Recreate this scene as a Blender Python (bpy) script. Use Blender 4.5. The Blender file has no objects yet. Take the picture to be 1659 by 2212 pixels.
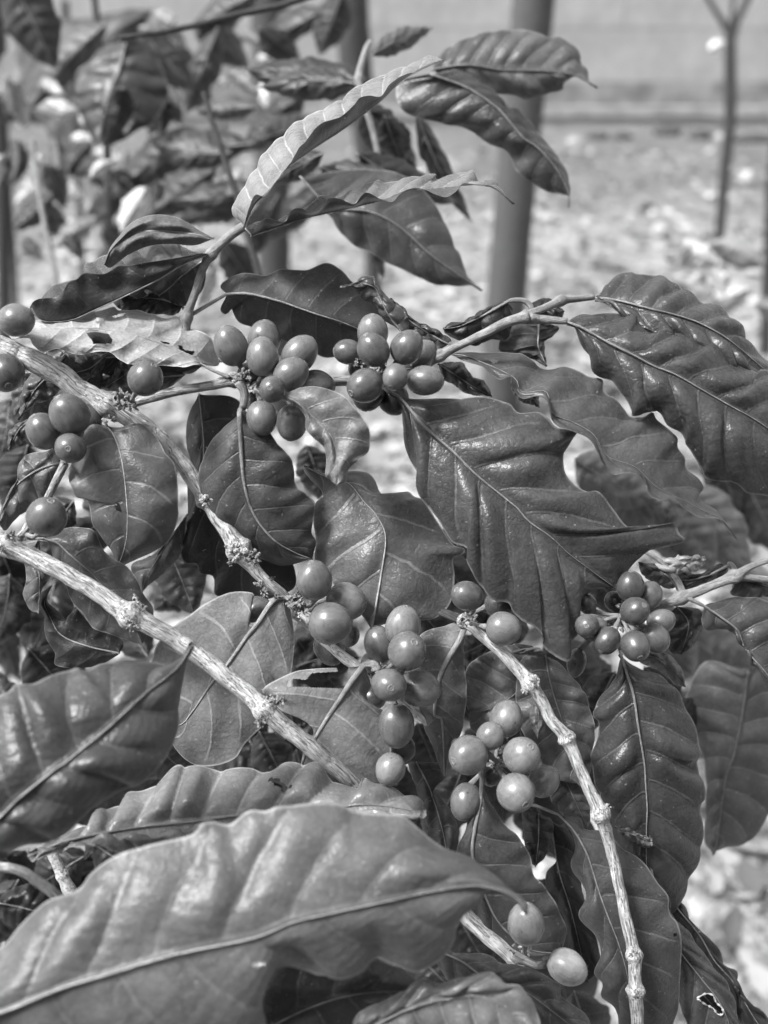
import bpy, math, random
import numpy as np
from mathutils import Vector, Matrix, noise
random.seed(7)
R = math.radians
sc = bpy.context.scene
col = sc.collection
# ---------------------------------------------------------------- camera
PITCH = R(28.0); CAMH = 1.30; FP = 2212.0
CAM = np.array([0.0, 0.0, CAMH])
RT = np.array([1.0, 0, 0]); UP = np.array([0, math.sin(PITCH), math.cos(PITCH)]); FW = np.array([0, math.cos(PITCH), -math.sin(PITCH)])
cd = bpy.data.cameras.new('camera'); cam = bpy.data.objects.new('camera', cd); col.objects.link(cam)
cam.location = CAM; cam.rotation_euler = (math.pi/2-PITCH, 0, 0)
cd.sensor_fit = 'VERTICAL'; cd.sensor_height = 36; cd.lens = 36; cd.clip_start = 0.02; cd.clip_end = 3000
cd.dof.use_dof = True; cd.dof.focus_distance = 0.425; cd.dof.aperture_fstop = 6.9; cd.dof.aperture_blades = 0
sc.camera = cam
def W(x, y, D):
    """photo coordinate (1659x2212 grid) + distance along the view axis in mm -> world"""
    x = np.asarray(x, float); y = np.asarray(y, float); D = np.asarray(D, float)/1000
    a = (x-829.5)/FP*D; b = -(y-1106)/FP*D
    return CAM + a[..., None]*RT + b[..., None]*UP + D[..., None]*FW
def G(x, y, z=0.0):
    """ground point seen at a photo coordinate"""
    d = (x-829.5)/FP*RT - (y-1106)/FP*UP + FW
    t = (z-CAMH)/d[2]
    return Vector(CAM+d*t)
def depth(p): return float(np.dot(np.array(p)-CAM, FW))*1000
TW = {'F': None}
def P(s):
    """'@12 10,20 30,40,-5 @F 500,600' : @cr are 1000 px tiles of the photograph enlarged"""
    out = []; t = None
    for w in s.split():
        if w[0] == '@':
            t = None if w == '@F' else (int(w[1]), int(w[2])); continue
        v = [float(q) for q in w.split(',')]
        if t: v[0] = t[0]*548.6+v[0]/3.024; v[1] = t[1]*548.6+v[1]/3.024
        out.append(v)
    m = max(len(v) for v in out)
    return np.array([v+[0]*(m-len(v)) for v in out])
def crs(pts, n, ret_u=False):
    """Catmull-Rom resampled evenly by length"""
    pts = np.asarray(pts, float)
    p = np.vstack([2*pts[0]-pts[1], pts, 2*pts[-1]-pts[-2]])
    o = []
    for i in range(1, len(p)-2):
        t = np.linspace(0, 1, 12, endpoint=False)[:, None]
        o.append(.5*((2*p[i])+(-p[i-1]+p[i+1])*t+(2*p[i-1]-5*p[i]+4*p[i+1]-p[i+2])*t*t+(-p[i-1]+3*p[i]-3*p[i+1]+p[i+2])*t**3))
    o.append(pts[-1:]); o = np.vstack(o)
    L = np.r_[0, np.cumsum(np.linalg.norm(np.diff(o[:, :2], axis=0), axis=1)+1e-6)]
    s = np.linspace(0, L[-1], n)
    return np.stack([np.interp(s, L, o[:, k]) for k in range(o.shape[1])], 1)
# ---------------------------------------------------------------- materials
def newmat(name):
    m = bpy.data.materials.new(name); m.use_nodes = True; nt = m.node_tree
    b = nt.nodes['Principled BSDF']; return m, nt, b
def N(nt, t, **k):
    n = nt.nodes.new(t)
    for a, v in k.items():
        if a[0] == '_': n.inputs[a[1:]].default_value = v
        else: setattr(n, a, v)
    return n
def MA(nt, op, a, b=None, clamp=False):
    n = nt.nodes.new('ShaderNodeMath'); n.operation = op; n.use_clamp = clamp
    for i, v in enumerate((a, b)):
        if v is None: continue
        if isinstance(v, (int, float)): n.inputs[i].default_value = v
        else: nt.links.new(v, n.inputs[i])
    return n.outputs[0]
def RMP(nt, src, lo, hi, a=0.0, b=1.0):
    n = nt.nodes.new('ShaderNodeMapRange'); n.interpolation_type = 'SMOOTHSTEP'
    nt.links.new(src, n.inputs[0])
    for i, v in zip((1, 2, 3, 4), (lo, hi, a, b)): n.inputs[i].default_value = v
    return n.outputs[0]
def NZ(nt, vec, scale, detail=3, rough=.55, dist=0.0):
    n = nt.nodes.new('ShaderNodeTexNoise'); n.inputs['Scale'].default_value = scale
    n.inputs['Detail'].default_value = detail; n.inputs['Roughness'].default_value = rough; n.inputs['Distortion'].default_value = dist
    if vec is not None: nt.links.new(vec, n.inputs['Vector'])
    return n.outputs['Fac']
def BUMP(nt, h, dist, strength=1.0, prev=None):
    n = nt.nodes.new('ShaderNodeBump'); n.inputs['Strength'].default_value = strength; n.inputs['Distance'].default_value = dist
    nt.links.new(h, n.inputs['Height'])
    if prev is not None: nt.links.new(prev, n.inputs['Normal'])
    return n.outputs[0]
_lm = {}
def leafmat(tone, rough=.34, under=False, vein=1.0, net=1.0):
    key = (round(tone, 3), round(rough, 2), under, vein, net)
    if key in _lm: return _lm[key]
    m, nt, b = newmat('leaf_underside' if under else 'leaf_upper')
    at = N(nt, 'ShaderNodeAttribute', attribute_name='lf'); sp = N(nt, 'ShaderNodeSeparateXYZ'); nt.links.new(at.outputs['Vector'], sp.inputs[0])
    ph, v, u = sp.outputs
    tc = N(nt, 'ShaderNodeTexCoord'); oc = tc.outputs['Object']
    av = MA(nt, 'ABSOLUTE', v)
    wob = MA(nt, 'MULTIPLY', MA(nt, 'SUBTRACT', NZ(nt, oc, 90, 2), .5), .16)
    pp = MA(nt, 'PINGPONG', MA(nt, 'ADD', ph, wob), .5)
    vm = MA(nt, 'MULTIPLY', RMP(nt, pp, .012, .055, 1, 0), RMP(nt, av, .8, .96, 1, 0))
    vs = RMP(nt, pp, .02, .16, 1, 0)                      # soft valley next to the vein
    edge = RMP(nt, av, .965, .99, 0, 1)
    vo = N(nt, 'ShaderNodeTexVoronoi', feature='DISTANCE_TO_EDGE'); vo.inputs['Scale'].default_value = 420
    dm = N(nt, 'ShaderNodeVectorMath', operation='ADD'); nt.links.new(oc, dm.inputs[0])
    nz = N(nt, 'ShaderNodeTexNoise'); nz.inputs['Scale'].default_value = 300; nt.links.new(oc, nz.inputs['Vector'])
    sm = N(nt, 'ShaderNodeVectorMath', operation='SCALE'); nt.links.new(nz.outputs['Color'], sm.inputs[0]); sm.inputs['Scale'].default_value = .004
    nt.links.new(sm.outputs[0], dm.inputs[1]); nt.links.new(dm.outputs[0], vo.inputs['Vector'])
    cell = RMP(nt, vo.outputs['Distance'], 0, .22)
    n1 = NZ(nt, oc, 55, 5, .62); n2 = NZ(nt, oc, 700, 3); n3 = NZ(nt, oc, 16, 3)
    mot = MA(nt, 'ADD', RMP(nt, n1, .3, .72, .78, 1.25), MA(nt, 'MULTIPLY', MA(nt, 'SUBTRACT', n2, .5), .35))
    mot = MA(nt, 'MULTIPLY', mot, RMP(nt, n3, .3, .7, .88, 1.14))
    mot = MA(nt, 'MULTIPLY', mot, MA(nt, 'ADD', MA(nt, 'MULTIPLY', cell, .16*net), 1-.08*net))
    spk = RMP(nt, NZ(nt, oc, 520, 1), .735, .76, 0, 1)     # pale specks of dust and scars
    base = MA(nt, 'MULTIPLY', mot, tone*.85)
    k = (.6 if not under else .7)*vein
    base = MA(nt, 'MULTIPLY', base, MA(nt, 'ADD', MA(nt, 'MULTIPLY', vm, k), 1))
    base = MA(nt, 'ADD', base, MA(nt, 'MULTIPLY', edge, .05+.6*tone))
    base = MA(nt, 'ADD', base, MA(nt, 'MULTIPLY', spk, .10))
    cc = N(nt, 'ShaderNodeCombineColor')
    for i in range(3): nt.links.new(base, cc.inputs[i])
    nt.links.new(cc.outputs[0], b.inputs['Base Color'])
    rg = MA(nt, 'ADD', MA(nt, 'MULTIPLY', n1, .40), rough-.20)
    nt.links.new(rg, b.inputs['Roughness']); b.inputs['IOR'].default_value = 1.45
    b.inputs['Specular IOR Level'].default_value = .28 if under else .5
    h = MA(nt, 'ADD', MA(nt, 'MULTIPLY', cell, .22*net), MA(nt, 'MULTIPLY', n2, .5))
    h = MA(nt, 'SUBTRACT' if not under else 'ADD', h, MA(nt, 'MULTIPLY', vm, .8*vein))
    bm = BUMP(nt, h, .00022, .9)
    bm = BUMP(nt, NZ(nt, oc, 150, 4, .6, .4), .0011, .6, bm)
    bm = BUMP(nt, NZ(nt, oc, 620, 4, .65, .8), .0002, .7, bm)
    nt.links.new(bm, b.inputs['Normal'])
    tr = N(nt, 'ShaderNodeBsdfTranslucent'); nt.links.new(cc.outputs[0], tr.inputs[0])
    mx = N(nt, 'ShaderNodeMixShader'); mx.inputs[0].default_value = .22
    out = nt.nodes['Material Output']
    nt.links.new(b.outputs[0], mx.inputs[1]); nt.links.new(tr.outputs[0], mx.inputs[2]); nt.links.new(mx.outputs[0], out.inputs[0])
    _lm[key] = m; return m
def simple(name, tone, rough=.5, nscale=60, nvar=.25, bump=0, bscale=200, spec=.5, spots=0):
    m, nt, b = newmat(name); tc = N(nt, 'ShaderNodeTexCoord'); oc = tc.outputs['Object']
    n1 = NZ(nt, oc, nscale, 5, .6)
    base = MA(nt, 'MULTIPLY', RMP(nt, n1, .28, .72, 1-nvar, 1+nvar), tone)
    if spots:
        base = MA(nt, 'MULTIPLY', base, RMP(nt, NZ(nt, oc, spots, 1), .70, .74, 1, .45))
    cc = N(nt, 'ShaderNodeCombineColor')
    for i in range(3): nt.links.new(base, cc.inputs[i])
    nt.links.new(cc.outputs[0], b.inputs['Base Color']); b.inputs['Roughness'].default_value = rough
    b.inputs['Specular IOR Level'].default_value = spec
    if bump: nt.links.new(BUMP(nt, NZ(nt, oc, bscale, 5, .6), bump, 1), b.inputs['Normal'])
    return m
def barkmat(name, tone, dark=.35):
    m, nt, b = newmat(name)
    at = N(nt, 'ShaderNodeAttribute', attribute_name='bk'); o = at.outputs['Vector']
    n1 = NZ(nt, o, 1900, 6, .7, .8); n2 = NZ(nt, o, 420, 4, .6, .3); n3 = NZ(nt, o, 3600, 3)
    tc = N(nt, 'ShaderNodeTexCoord'); n4 = NZ(nt, tc.outputs['Object'], 260, 4, .6)
    f = RMP(nt, n1, .38, .50, dark, 1)
    f = MA(nt, 'MULTIPLY', f, RMP(nt, n2, .3, .65, .72, 1.12))
    f = MA(nt, 'MULTIPLY', f, RMP(nt, n4, .35, .62, .74, 1.08))
    f = MA(nt, 'MULTIPLY', f, RMP(nt, n3, .2, .6, .8, 1.08))
    base = MA(nt, 'MULTIPLY', f, tone)
    cc = N(nt, 'ShaderNodeCombineColor')
    for i in range(3): nt.links.new(base, cc.inputs[i])
    nt.links.new(cc.outputs[0], b.inputs['Base Color']); b.inputs['Roughness'].default_value = .75
    b.inputs['Specular IOR Level'].default_value = .25
    h = MA(nt, 'ADD', f, MA(nt, 'MULTIPLY', n2, .6))
    nt.links.new(BUMP(nt, h, .0007, .9), b.inputs['Normal'])
    return m
def berrymat(tone):
    m, nt, b = newmat('berry_skin')
    tc = N(nt, 'ShaderNodeTexCoord'); oc = tc.outputs['Object']
    mp = N(nt, 'ShaderNodeMapping'); mp.inputs['Scale'].default_value = (1, 1, .22); nt.links.new(oc, mp.inputs[0])
    st = NZ(nt, mp.outputs[0], 700, 4, .6); n1 = NZ(nt, oc, 130, 4, .6); n2 = NZ(nt, oc, 2200, 2)
    f = MA(nt, 'MULTIPLY', RMP(nt, st, .3, .7, .86, 1.16), RMP(nt, n1, .3, .7, .8, 1.2))
    f = MA(nt, 'MULTIPLY', f, RMP(nt, NZ(nt, oc, 420, 1), .74, .77, 1, .5))
    # pale ring around the scar at the far end
    ge = N(nt, 'ShaderNodeAttribute', attribute_name='ax')
    f = MA(nt, 'ADD', f, MA(nt, 'MULTIPLY', RMP(nt, ge.outputs['Fac'], .8, 1.0, 0, 1), .35))
    sk = RMP(nt, NZ(nt, oc, 170, 3, .5, .4), .68, .72, 0, 1)
    f = MA(nt, 'ADD', f, MA(nt, 'MULTIPLY', sk, .35))
    base = MA(nt, 'MULTIPLY', f, tone)
    cc = N(nt, 'ShaderNodeCombineColor')
    for i in range(3): nt.links.new(base, cc.inputs[i])
    nt.links.new(cc.outputs[0], b.inputs['Base Color'])
    nt.links.new(MA(nt, 'ADD', MA(nt, 'MULTIPLY', n1, .24), .16), b.inputs['Roughness'])
    h = MA(nt, 'ADD', st, MA(nt, 'MULTIPLY', n2, .25))
    nt.links.new(BUMP(nt, h, .00011, .7), b.inputs['Normal'])
    b.inputs['Subsurface Weight'].default_value = .12; b.inputs['Subsurface Radius'].default_value = (.002, .002, .002); b.inputs['Subsurface Scale'].default_value = 1
    return m
# ---------------------------------------------------------------- objects
def props(o, label, cat=None, group=None, kind=None):
    if label: o['label'] = label
    if cat: o['category'] = cat
    if group: o['group'] = group
    if kind: o['kind'] = kind
    return o
def empty(name, loc, label, cat, group=None):
    o = bpy.data.objects.new(name, None); o.empty_display_size = .02; col.objects.link(o); o.location = Vector(loc)
    return props(o, label, cat, group)
def origin(o):
    v = Vector((0, 0, 0))
    while o is not None: v = v+o.location; o = o.parent
    return v
def mk(name, verts, faces, mat, parent=None, attrs=None, loc=None, smooth=True, fmat=None):
    """verts are world coordinates; the object's origin goes to loc (or the parent's origin)"""
    verts = np.asarray(verts, float)
    if loc is None: loc = verts.mean(0)
    po = np.array(origin(parent)) if parent else np.zeros(3)
    me = bpy.data.meshes.new(name); me.from_pydata((verts-np.array(loc)).tolist(), [], faces)
    if attrs:
        for k, a in attrs.items():
            a = np.asarray(a, float)
            if a.ndim == 2:
                at = me.attributes.new(k, 'FLOAT_VECTOR', 'POINT'); at.data.foreach_set('vector', a.ravel())
            else:
                at = me.attributes.new(k, 'FLOAT', 'POINT'); at.data.foreach_set('value', a)
    for q in (mat if isinstance(mat, list) else [mat]): me.materials.append(q)
    if fmat is not None: me.polygons.foreach_set('material_index', fmat)
    if smooth: me.polygons.foreach_set('use_smooth', [True]*len(me.polygons))
    me.update()
    o = bpy.data.objects.new(name, me); col.objects.link(o)
    o.parent = parent; o.location = Vector(np.array(loc)-po)
    return o
def inpoly(x, y, poly):
    ins = np.zeros(x.shape, bool); n = len(poly)
    for i in range(n):
        x1, y1 = poly[i][:2]; x2, y2 = poly[(i+1) % n][:2]
        if y1 == y2: continue
        c = ((y1 > y) != (y2 > y)) & (x < (x2-x1)*(y-y1)/(y2-y1)+x1)
        ins ^= c
    return ins
def tube(path, rad, n=12, rough=0, seed=0, cap=True):
    """path (k,3) world, rad (k,) metres -> verts, faces, bark attribute"""
    path = np.asarray(path); k = len(path)
    t = np.gradient(path, axis=0); t /= np.linalg.norm(t, axis=1)[:, None]+1e-12
    up = np.array([0.3, .2, 1.0]); a = np.cross(t[0], up); a /= np.linalg.norm(a)
    V = []; B = []; s = 0
    for i in range(k):
        a = a-t[i]*np.dot(a, t[i]); a /= np.linalg.norm(a); b = np.cross(t[i], a)
        if i: s += np.linalg.norm(path[i]-path[i-1])
        for j in range(n):
            th = 2*math.pi*j/n; d = a*math.cos(th)+b*math.sin(th); r = rad[i]
            if rough:
                q = Vector((d[0]*2+seed, d[1]*2, d[2]*2+s*90))
                r *= 1+rough*noise.noise(q)+rough*.6*noise.noise(q*3.1)
            V.append(path[i]+d*r); B.append((d[0]*rad[i], d[1]*rad[i]+seed*.1, d[2]*rad[i]+s*.11))
    F = [[i*n+j, i*n+(j+1) % n, (i+1)*n+(j+1) % n, (i+1)*n+j] for i in range(k-1) for j in range(n)]
    if cap:
        V += [path[0], path[-1]]; B += [B[0], B[-1]]; c0 = k*n; c1 = k*n+1
        F += [[c0, (j+1) % n, j] for j in range(n)]+[[c1, (k-1)*n+j, (k-1)*n+(j+1) % n] for j in range(n)]
    return V, F, B
rng = np.random.default_rng(5)
def leaf(parent, D, M, A, B, tone=.09, nv=8, amp=.9, slant=.14, ea=4, eb=4, arch=1.5, dm=(0, 0, 0), rough=.36, under=False,
         holes=(), nu=96, ns=16, rip=1.0, vein=1.0, net=1.0, label=None, pet=None, mr=2.6, name='leaf', bside=None, mb=False, rim=0):
    M = P(M) if isinstance(M, str) else M; A = P(A) if isinstance(A, str) else A; B = P(B) if isinstance(B, str) else B
    def c3(a): return a if a.shape[1] >= 3 else np.c_[a, np.zeros(len(a))]
    M, A, B = c3(M), c3(A), c3(B)
    # edge points: own dz + default edge offset
    A = A.copy(); B = B.copy(); A[:, 2] += ea; B[:, 2] += eb
    m = crs(M, nu); a = crs(np.vstack([M[:1], A, M[-1:]]), nu); b = crs(np.vstack([M[:1], B, M[-1:]]), nu)
    u = np.linspace(0, 1, nu); seed = rng.random(8)*6.28
    dmid = np.interp(u, [0, .5, 1], dm); 
    dmid = dm[0]*(1-u)*(1-2*u)+dm[1]*4*u*(1-u)+dm[2]*u*(2*u-1)
    sv = np.linspace(0, 1, ns+1)**.92
    cols = []
    for side, e in ((-1, a), (1, b)):
        for s in (sv[:0:-1] if side == -1 else sv[1:]):
            cols.append((side*s, m*(1-s)+e*s))
        if side == -1: cols.append((0.0, m.copy()))
    v = np.array([c[0] for c in cols]); X = np.stack([c[1] for c in cols], 1)   # nu x nc x 3 (x,y,dz)
    av = np.abs(v)[None, :]; U = u[:, None]
    env = np.sin(np.pi*np.clip(U, .0, 1))**.35
    Dm = D+X[..., 2]+dmid[:, None]
    Dm = Dm-arch*np.sin(np.pi*av)*env*1.0
    Dm = Dm+rip*env*av**2*(np.sin(U*31+seed[0]+2*np.sign(v)[None, :])*.8+np.sin(U*57+seed[1]+v[None, :])*.5)
    Dm = Dm+.5*(np.sin(U*9+seed[2]+v[None, :]*4)+np.sin(U*17+seed[3]-v[None, :]*7))*env
    Pw = W(X[..., 0], X[..., 1], Dm)
    gu = np.gradient(Pw, axis=0); gv = np.gradient(Pw, axis=1)
    n = np.cross(gu, gv); n /= np.linalg.norm(n, axis=2)[..., None]+1e-12
    tocam = CAM-Pw; sg = np.sign((n*tocam).sum(2))
    # keep one consistent side per leaf half
    for sl in (slice(0, ns), slice(ns+1, 2*ns+1)):
        q = 1 if sg[:, sl].sum() >= 0 else -1; n[:, sl] *= q
    n[:, ns] = 0
    if under: n = -n
    off = .4
    ph = nv*(U**.93-slant*av**1.25*(1-.3*U))+np.where(v < 0, off, 0)[None, :]
    ph = ph+.07*np.sin(U*23+seed[5]+3*np.sign(v)[None,:])*av
    irr = .7+.3*np.sin(ph*2.3+seed[6])
    amp = amp*2.1
    cor = (np.abs(np.sin(np.pi*ph))**.75)*np.clip(av*3.5, 0, 1)*(1-.45*av**5)*env*irr
    if bside: cor = cor*np.where(v > 0, bside[1], 1)[None, :]+np.where(v > 0, .4*(1-bside[1]), 0)[None, :]
    small = .14*np.sin(ph*9+av*30+seed[4])*np.sin(av*26+seed[5]+ph*3)*env
    Pw = Pw+n*((cor-.4)*amp+small*min(amp, 1))[..., None]*.001
    nc = len(v); idx = np.arange(nu*nc).reshape(nu, nc)
    f = np.stack([idx[:-1, :-1], idx[1:, :-1], idx[1:, 1:], idx[:-1, 1:]], -1).reshape(-1, 4)
    fm = np.tile((np.arange(nc-1) >= ns).astype(int), nu-1)
    if holes:
        cx = X[..., 0].ravel()[f].mean(1); cy = X[..., 1].ravel()[f].mean(1)
        keep = np.ones(len(f), bool)
        for hp in holes:
            hp = P(hp) if isinstance(hp, str) else hp
            keep &= ~inpoly(cx, cy, hp)
        f = f[keep]; fm = fm[keep]
    lf = np.stack([ph, np.broadcast_to(v[None, :], ph.shape), np.broadcast_to(U, ph.shape)], -1).reshape(-1, 3)
    mt = leafmat(tone, rough, under, vein, net)
    if bside: mt = [mt, leafmat(bside[0], .42, True, .35, .5)]
    o = mk(name, Pw.reshape(-1, 3), f.tolist(), mt, parent, {'lf': lf}, loc=Pw[0, ns], fmat=fm.tolist() if bside else None)
    if label: o['label'] = label
    if rim:
        for hp in holes:
            hp = P(hp) if isinstance(hp, str) else hp
            q = crs(np.vstack([hp[:, :2], hp[:1, :2]]), 40); fx = X[..., 0].ravel(); fy = X[..., 1].ravel(); pr = Pw.reshape(-1, 3)
            pth = []
            for (hx, hy) in q:
                d2 = (fx-hx)**2+(fy-hy)**2; kk = np.argsort(d2)[:4]; dd = float(np.mean([np.dot(pr[i]-CAM, FW) for i in kk]))*1000
                pth.append(W(hx, hy, dd-.4))
            V, F_, Bk = tube(np.array(pth), np.array([rim*(1+.5*math.sin(i*1.7)+.3*math.sin(i*3.1)) for i in range(40)])*D/FP/1000, 6)
            mk('hole_rim', V, F_, PALES, o, {'bk': Bk})
    # midrib and petiole
    md = m.copy(); rib = W(md[:, 0], md[:, 1], Dm[:, ns])
    tc_ = CAM-rib; tc_ /= np.linalg.norm(tc_, axis=1)[:, None]
    rib = rib+tc_*(.00042 if under else .00004)*amp
    tt = np.clip(1-u, .12, 1)**.8
    r = mr*D/FP/1000*tt
    rib = rib[::2]; r = r[::2]*(.68 if not under else .9)
    if pet is not None:
        pp = c3(P(pet)) if isinstance(pet, str) else pet      # from the stem to the blade base
        pc = crs(np.vstack([pp, M[:1]]), 12)
        z = np.linspace(0, 1, 12)
        pw = W(pc[:, 0], pc[:, 1], D+pc[:, 2]+dm[0]*0)
        pw[-1] = rib[0]
        rib = np.vstack([pw[:-1], rib]); r = np.r_[np.linspace(1.45, 1.0, 11)*mr*D/FP/1000, r]
    V, F_, Bk = tube(rib, r, 8)
    mk('midrib', V, F_, MRL if mb else MRB[under], o, {'bk': Bk}, loc=rib[0])
    return o
def al(parent, D, base, tip, wl, wr, bend=0, tone=.08, dz=0, wav=.06, bl=None, **k):
    """a leaf given by base, tip and the two half widths"""
    b = np.array(base, float); t = np.array(tip, float); d = t-b; L = np.hypot(*d); d /= L; nn = np.array([-d[1], d[0]])
    uu = np.linspace(0, 1, 9)
    mid = [b+d*L*q+nn*bend*4*q*(1-q) for q in uu]
    M = np.array([[*p, dz*q] for p, q in zip(mid, uu)])
    sd = rng.random(4)*6.28
    def ed(w, s):
        o = []
        for q in np.linspace(.06, .96, 14):
            pr = math.sin(math.pi*q**.85)**.8
            ww = w*pr*(1+wav*math.sin(q*19+sd[s])+wav*.7*math.sin(q*37+sd[s+2]))
            c = b+d*L*q+nn*bend*4*q*(1-q)+nn*ww
            o.append([*c, dz*q])
        return np.array(o)
    kk = dict(nu=60, ns=9); kk.update(k)
    o = leaf(parent, D, M, ed(wl, 0), ed(-wr, 1), tone=tone, **kk)
    return o
def berry(parent, cx, cy, r, D, ax=(0, 0, 1), el=1.12, tone=.15, node=None, label=None):
    """ax: direction of the scar end in view axes (right, down, towards the lens)"""
    a = np.array([ax[0], ax[1], ax[2]], float); a /= np.linalg.norm(a)
    w = a[0]*RT-a[1]*UP-a[2]*FW
    rm = r*D/FP/1000; c = W(cx, cy, D)
    z = w; x = np.cross(z, [0.3, .5, .8]); x /= np.linalg.norm(x); y = np.cross(z, x)
    nr, nsg = 26, 28; V = []; A_ = []; sd = random.random()*50
    e1 = 1+random.uniform(-.05, .05)
    for i in range(nr+1):
        th = math.pi*i/nr; zz = math.cos(th)*el; rr = math.sin(th)
        rr *= 1+.05*zz*(-1)           # slightly fuller at the stalk end
        if zz > 0: zz -= .05*math.exp(-(rr/.17)**2)          # dimple at the scar
        if zz < 0: zz += .05*math.exp(-(rr/.2)**2)
        for j in range(nsg):
            q = 2*math.pi*j/nsg
            bum = 1+.018*noise.noise(Vector((math.cos(q)*1.3+sd, math.sin(q)*1.3, zz*1.3)))*2+.012*math.cos(2*q+sd)
            V.append((rr*math.cos(q)*bum*e1, rr*math.sin(q)*bum/e1, zz)); A_.append(1-min(1, abs(rr-.22)/.1) if zz > 0 else 0)
    F = [[i*nsg+j, (i+1)*nsg+j, (i+1)*nsg+(j+1) % nsg, i*nsg+(j+1) % nsg] for i in range(nr) for j in range(nsg)]
    me_v = np.array(V)*rm
    k = min(BM, key=lambda q: abs(q-tone*.74))
    me = bpy.data.meshes.new('berry'); me.from_pydata(me_v.tolist(), [], F); me.materials.append(BM[k])
    at = me.attributes.new('ax', 'FLOAT', 'POINT'); at.data.foreach_set('value', A_)
    me.polygons.foreach_set('use_smooth', [True]*len(F)); me.update()
    o = bpy.data.objects.new('berry', me); col.objects.link(o); o.parent = parent
    mt = Matrix((x, y, z)).transposed().to_4x4(); mt.translation = Vector(c-np.array(origin(parent))); o.matrix_local = mt
    if label: o['label'] = label
    # scar: low ring with a dark centre pip
    V = []; F = []; n = 18; prof = [(.21, .0), (.19, .035), (.145, .045), (.11, .01), (.075, .0), (.06, .03), (.03, .04), (0.004, .02)]
    zt = el-.05-.012
    for (pr, pz) in prof:
        for j in range(n):
            q = 2*math.pi*j/n; w_ = 1+.08*math.sin(3*q+sd)
            base = el*math.sqrt(max(0, 1-(pr)**2))-.05*math.exp(-(pr/.17)**2)-el+.05+.006
            V.append((pr*w_*math.cos(q)*rm, pr*w_*math.sin(q)*rm, (zt+base+pz*.8)*rm))
    for i in range(len(prof)-1):
        for j in range(n): F.append([i*n+j, i*n+(j+1) % n, (i+1)*n+(j+1) % n, (i+1)*n+j])
    me = bpy.data.meshes.new('scar'); me.from_pydata(V, [], F); me.materials.append(SCAR); me.polygons.foreach_set('use_smooth', [True]*len(F)); me.update()
    s_ = bpy.data.objects.new('blossom_scar', me); col.objects.link(s_); s_.parent = o
    if node is not None:
        nd = W(node[0], node[1], node[2]); st = c-w*rm*el*.93; mid = (nd+st)/2-w*rm*.25
        pth = np.array([nd, (nd+mid)/2, mid, (mid+st)/2, st]); pth = crs(np.c_[pth], 8)
        inv = mt.inverted(); po = np.array(origin(parent))
        V, F_, Bk = tube(pth, np.array([.9, .85, .8, .8, .85, .95, 1.1, 1.3])*.0011, 8, .15)
        Vl = [tuple(inv @ (Vector(np.array(q)-po))) for q in V]
        me = bpy.data.meshes.new('stalk'); me.from_pydata(Vl, [], F_); me.materials.append(GREEN); me.polygons.foreach_set('use_smooth', [True]*len(F_)); me.update()
        at = me.attributes.new('bk', 'FLOAT_VECTOR', 'POINT'); at.data.foreach_set('vector', np.array(Bk).ravel())
        s2 = bpy.data.objects.new('stalk', me); col.objects.link(s2); s2.parent = o
    return o
def stem(parent, D, path, mat, rough=.07, nodes=(), name='stem', n=18, seed=1):
    """path x,y,dz,r(px)"""
    p = P(path) if isinstance(path, str) else path
    L = np.linalg.norm(np.diff(p[:, :2], axis=0), axis=1).sum(); k = max(10, int(L/5))
    c = crs(p, k); r = c[:, 3].copy()
    for (nx, ny, amp, wd) in nodes:
        d = np.hypot(c[:, 0]-nx, c[:, 1]-ny); r *= 1+amp*np.exp(-(d/wd)**2)
    Dm = D+c[:, 2]; pw = W(c[:, 0], c[:, 1], Dm)
    # slight natural kinks
    for i in range(k):
        q = noise.noise_vector(Vector((i*.12+seed, seed*3.3, 0))); pw[i] += np.array(q)*r[i]*D/FP/1000*.18
    V, F, Bk = tube(pw, r*Dm/FP/1000, n, rough, seed)
    return mk(name, V, F, mat, parent, {'bk': Bk}, loc=pw[0])
def scales(parent, D, x, y, size, cnt=16, tone=None, seed=0, name='bud_scales', spread=1.0):
    """crinkled dry bracts and fruit scars packed round a node"""
    rd = random.Random(seed+int(x)); V = []; F = []; Bk = []
    c = W(x, y, D); s = .8*size*D/FP/1000
    for i in range(cnt):
        d = Vector((rd.gauss(0, 1), rd.gauss(0, 1), rd.gauss(0, .8))).normalized()
        cc = Vector(c)+d*s*rd.uniform(.35, 1.0)*spread
        L = s*rd.uniform(.35, .7); w = L*rd.uniform(.5, 1.0)
        u = d.cross(Vector((rd.random(), rd.random(), rd.random()))).normalized(); v = d.cross(u)
        tipd = (d+u*rd.uniform(-.8, .8)+v*rd.uniform(-.8, .8)).normalized()
        b0 = len(V); m = 7; rings = 5
        for a in range(rings):
            f = a/(rings-1); rr = w*(1-.35*f)*(1+.35*rd.random())*(1 if a < rings-1 else .6)
            for j in range(m):
                q = 2*math.pi*j/m
                p = cc+tipd*L*f*(1+.25*rd.random())+(u*math.cos(q)+v*math.sin(q))*rr*.5*(1+.4*rd.uniform(-1, 1))
                V.append(p); Bk.append((p[0], p[1], p[2]))
        for a in range(rings-1):
            for j in range(m): F.append([b0+a*m+j, b0+a*m+(j+1) % m, b0+(a+1)*m+(j+1) % m, b0+(a+1)*m+j])
        V.append(cc+tipd*L*.45); Bk.append(tuple(cc)); e = len(V)-1
        F += [[e, b0+(rings-1)*m+j, b0+(rings-1)*m+(j+1) % m] for j in range(m)]
    return mk(name, V, F, tone or SCALE, parent, {'bk': Bk}, loc=c, smooth=False)
BARK = barkmat('pale_bark', .50, .3); BARK2 = barkmat('grey_bark', .36, .25); GREEN = barkmat('green_stem', .26, .75); DARKBARK = barkmat('dark_bark', .06, .5)
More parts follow.
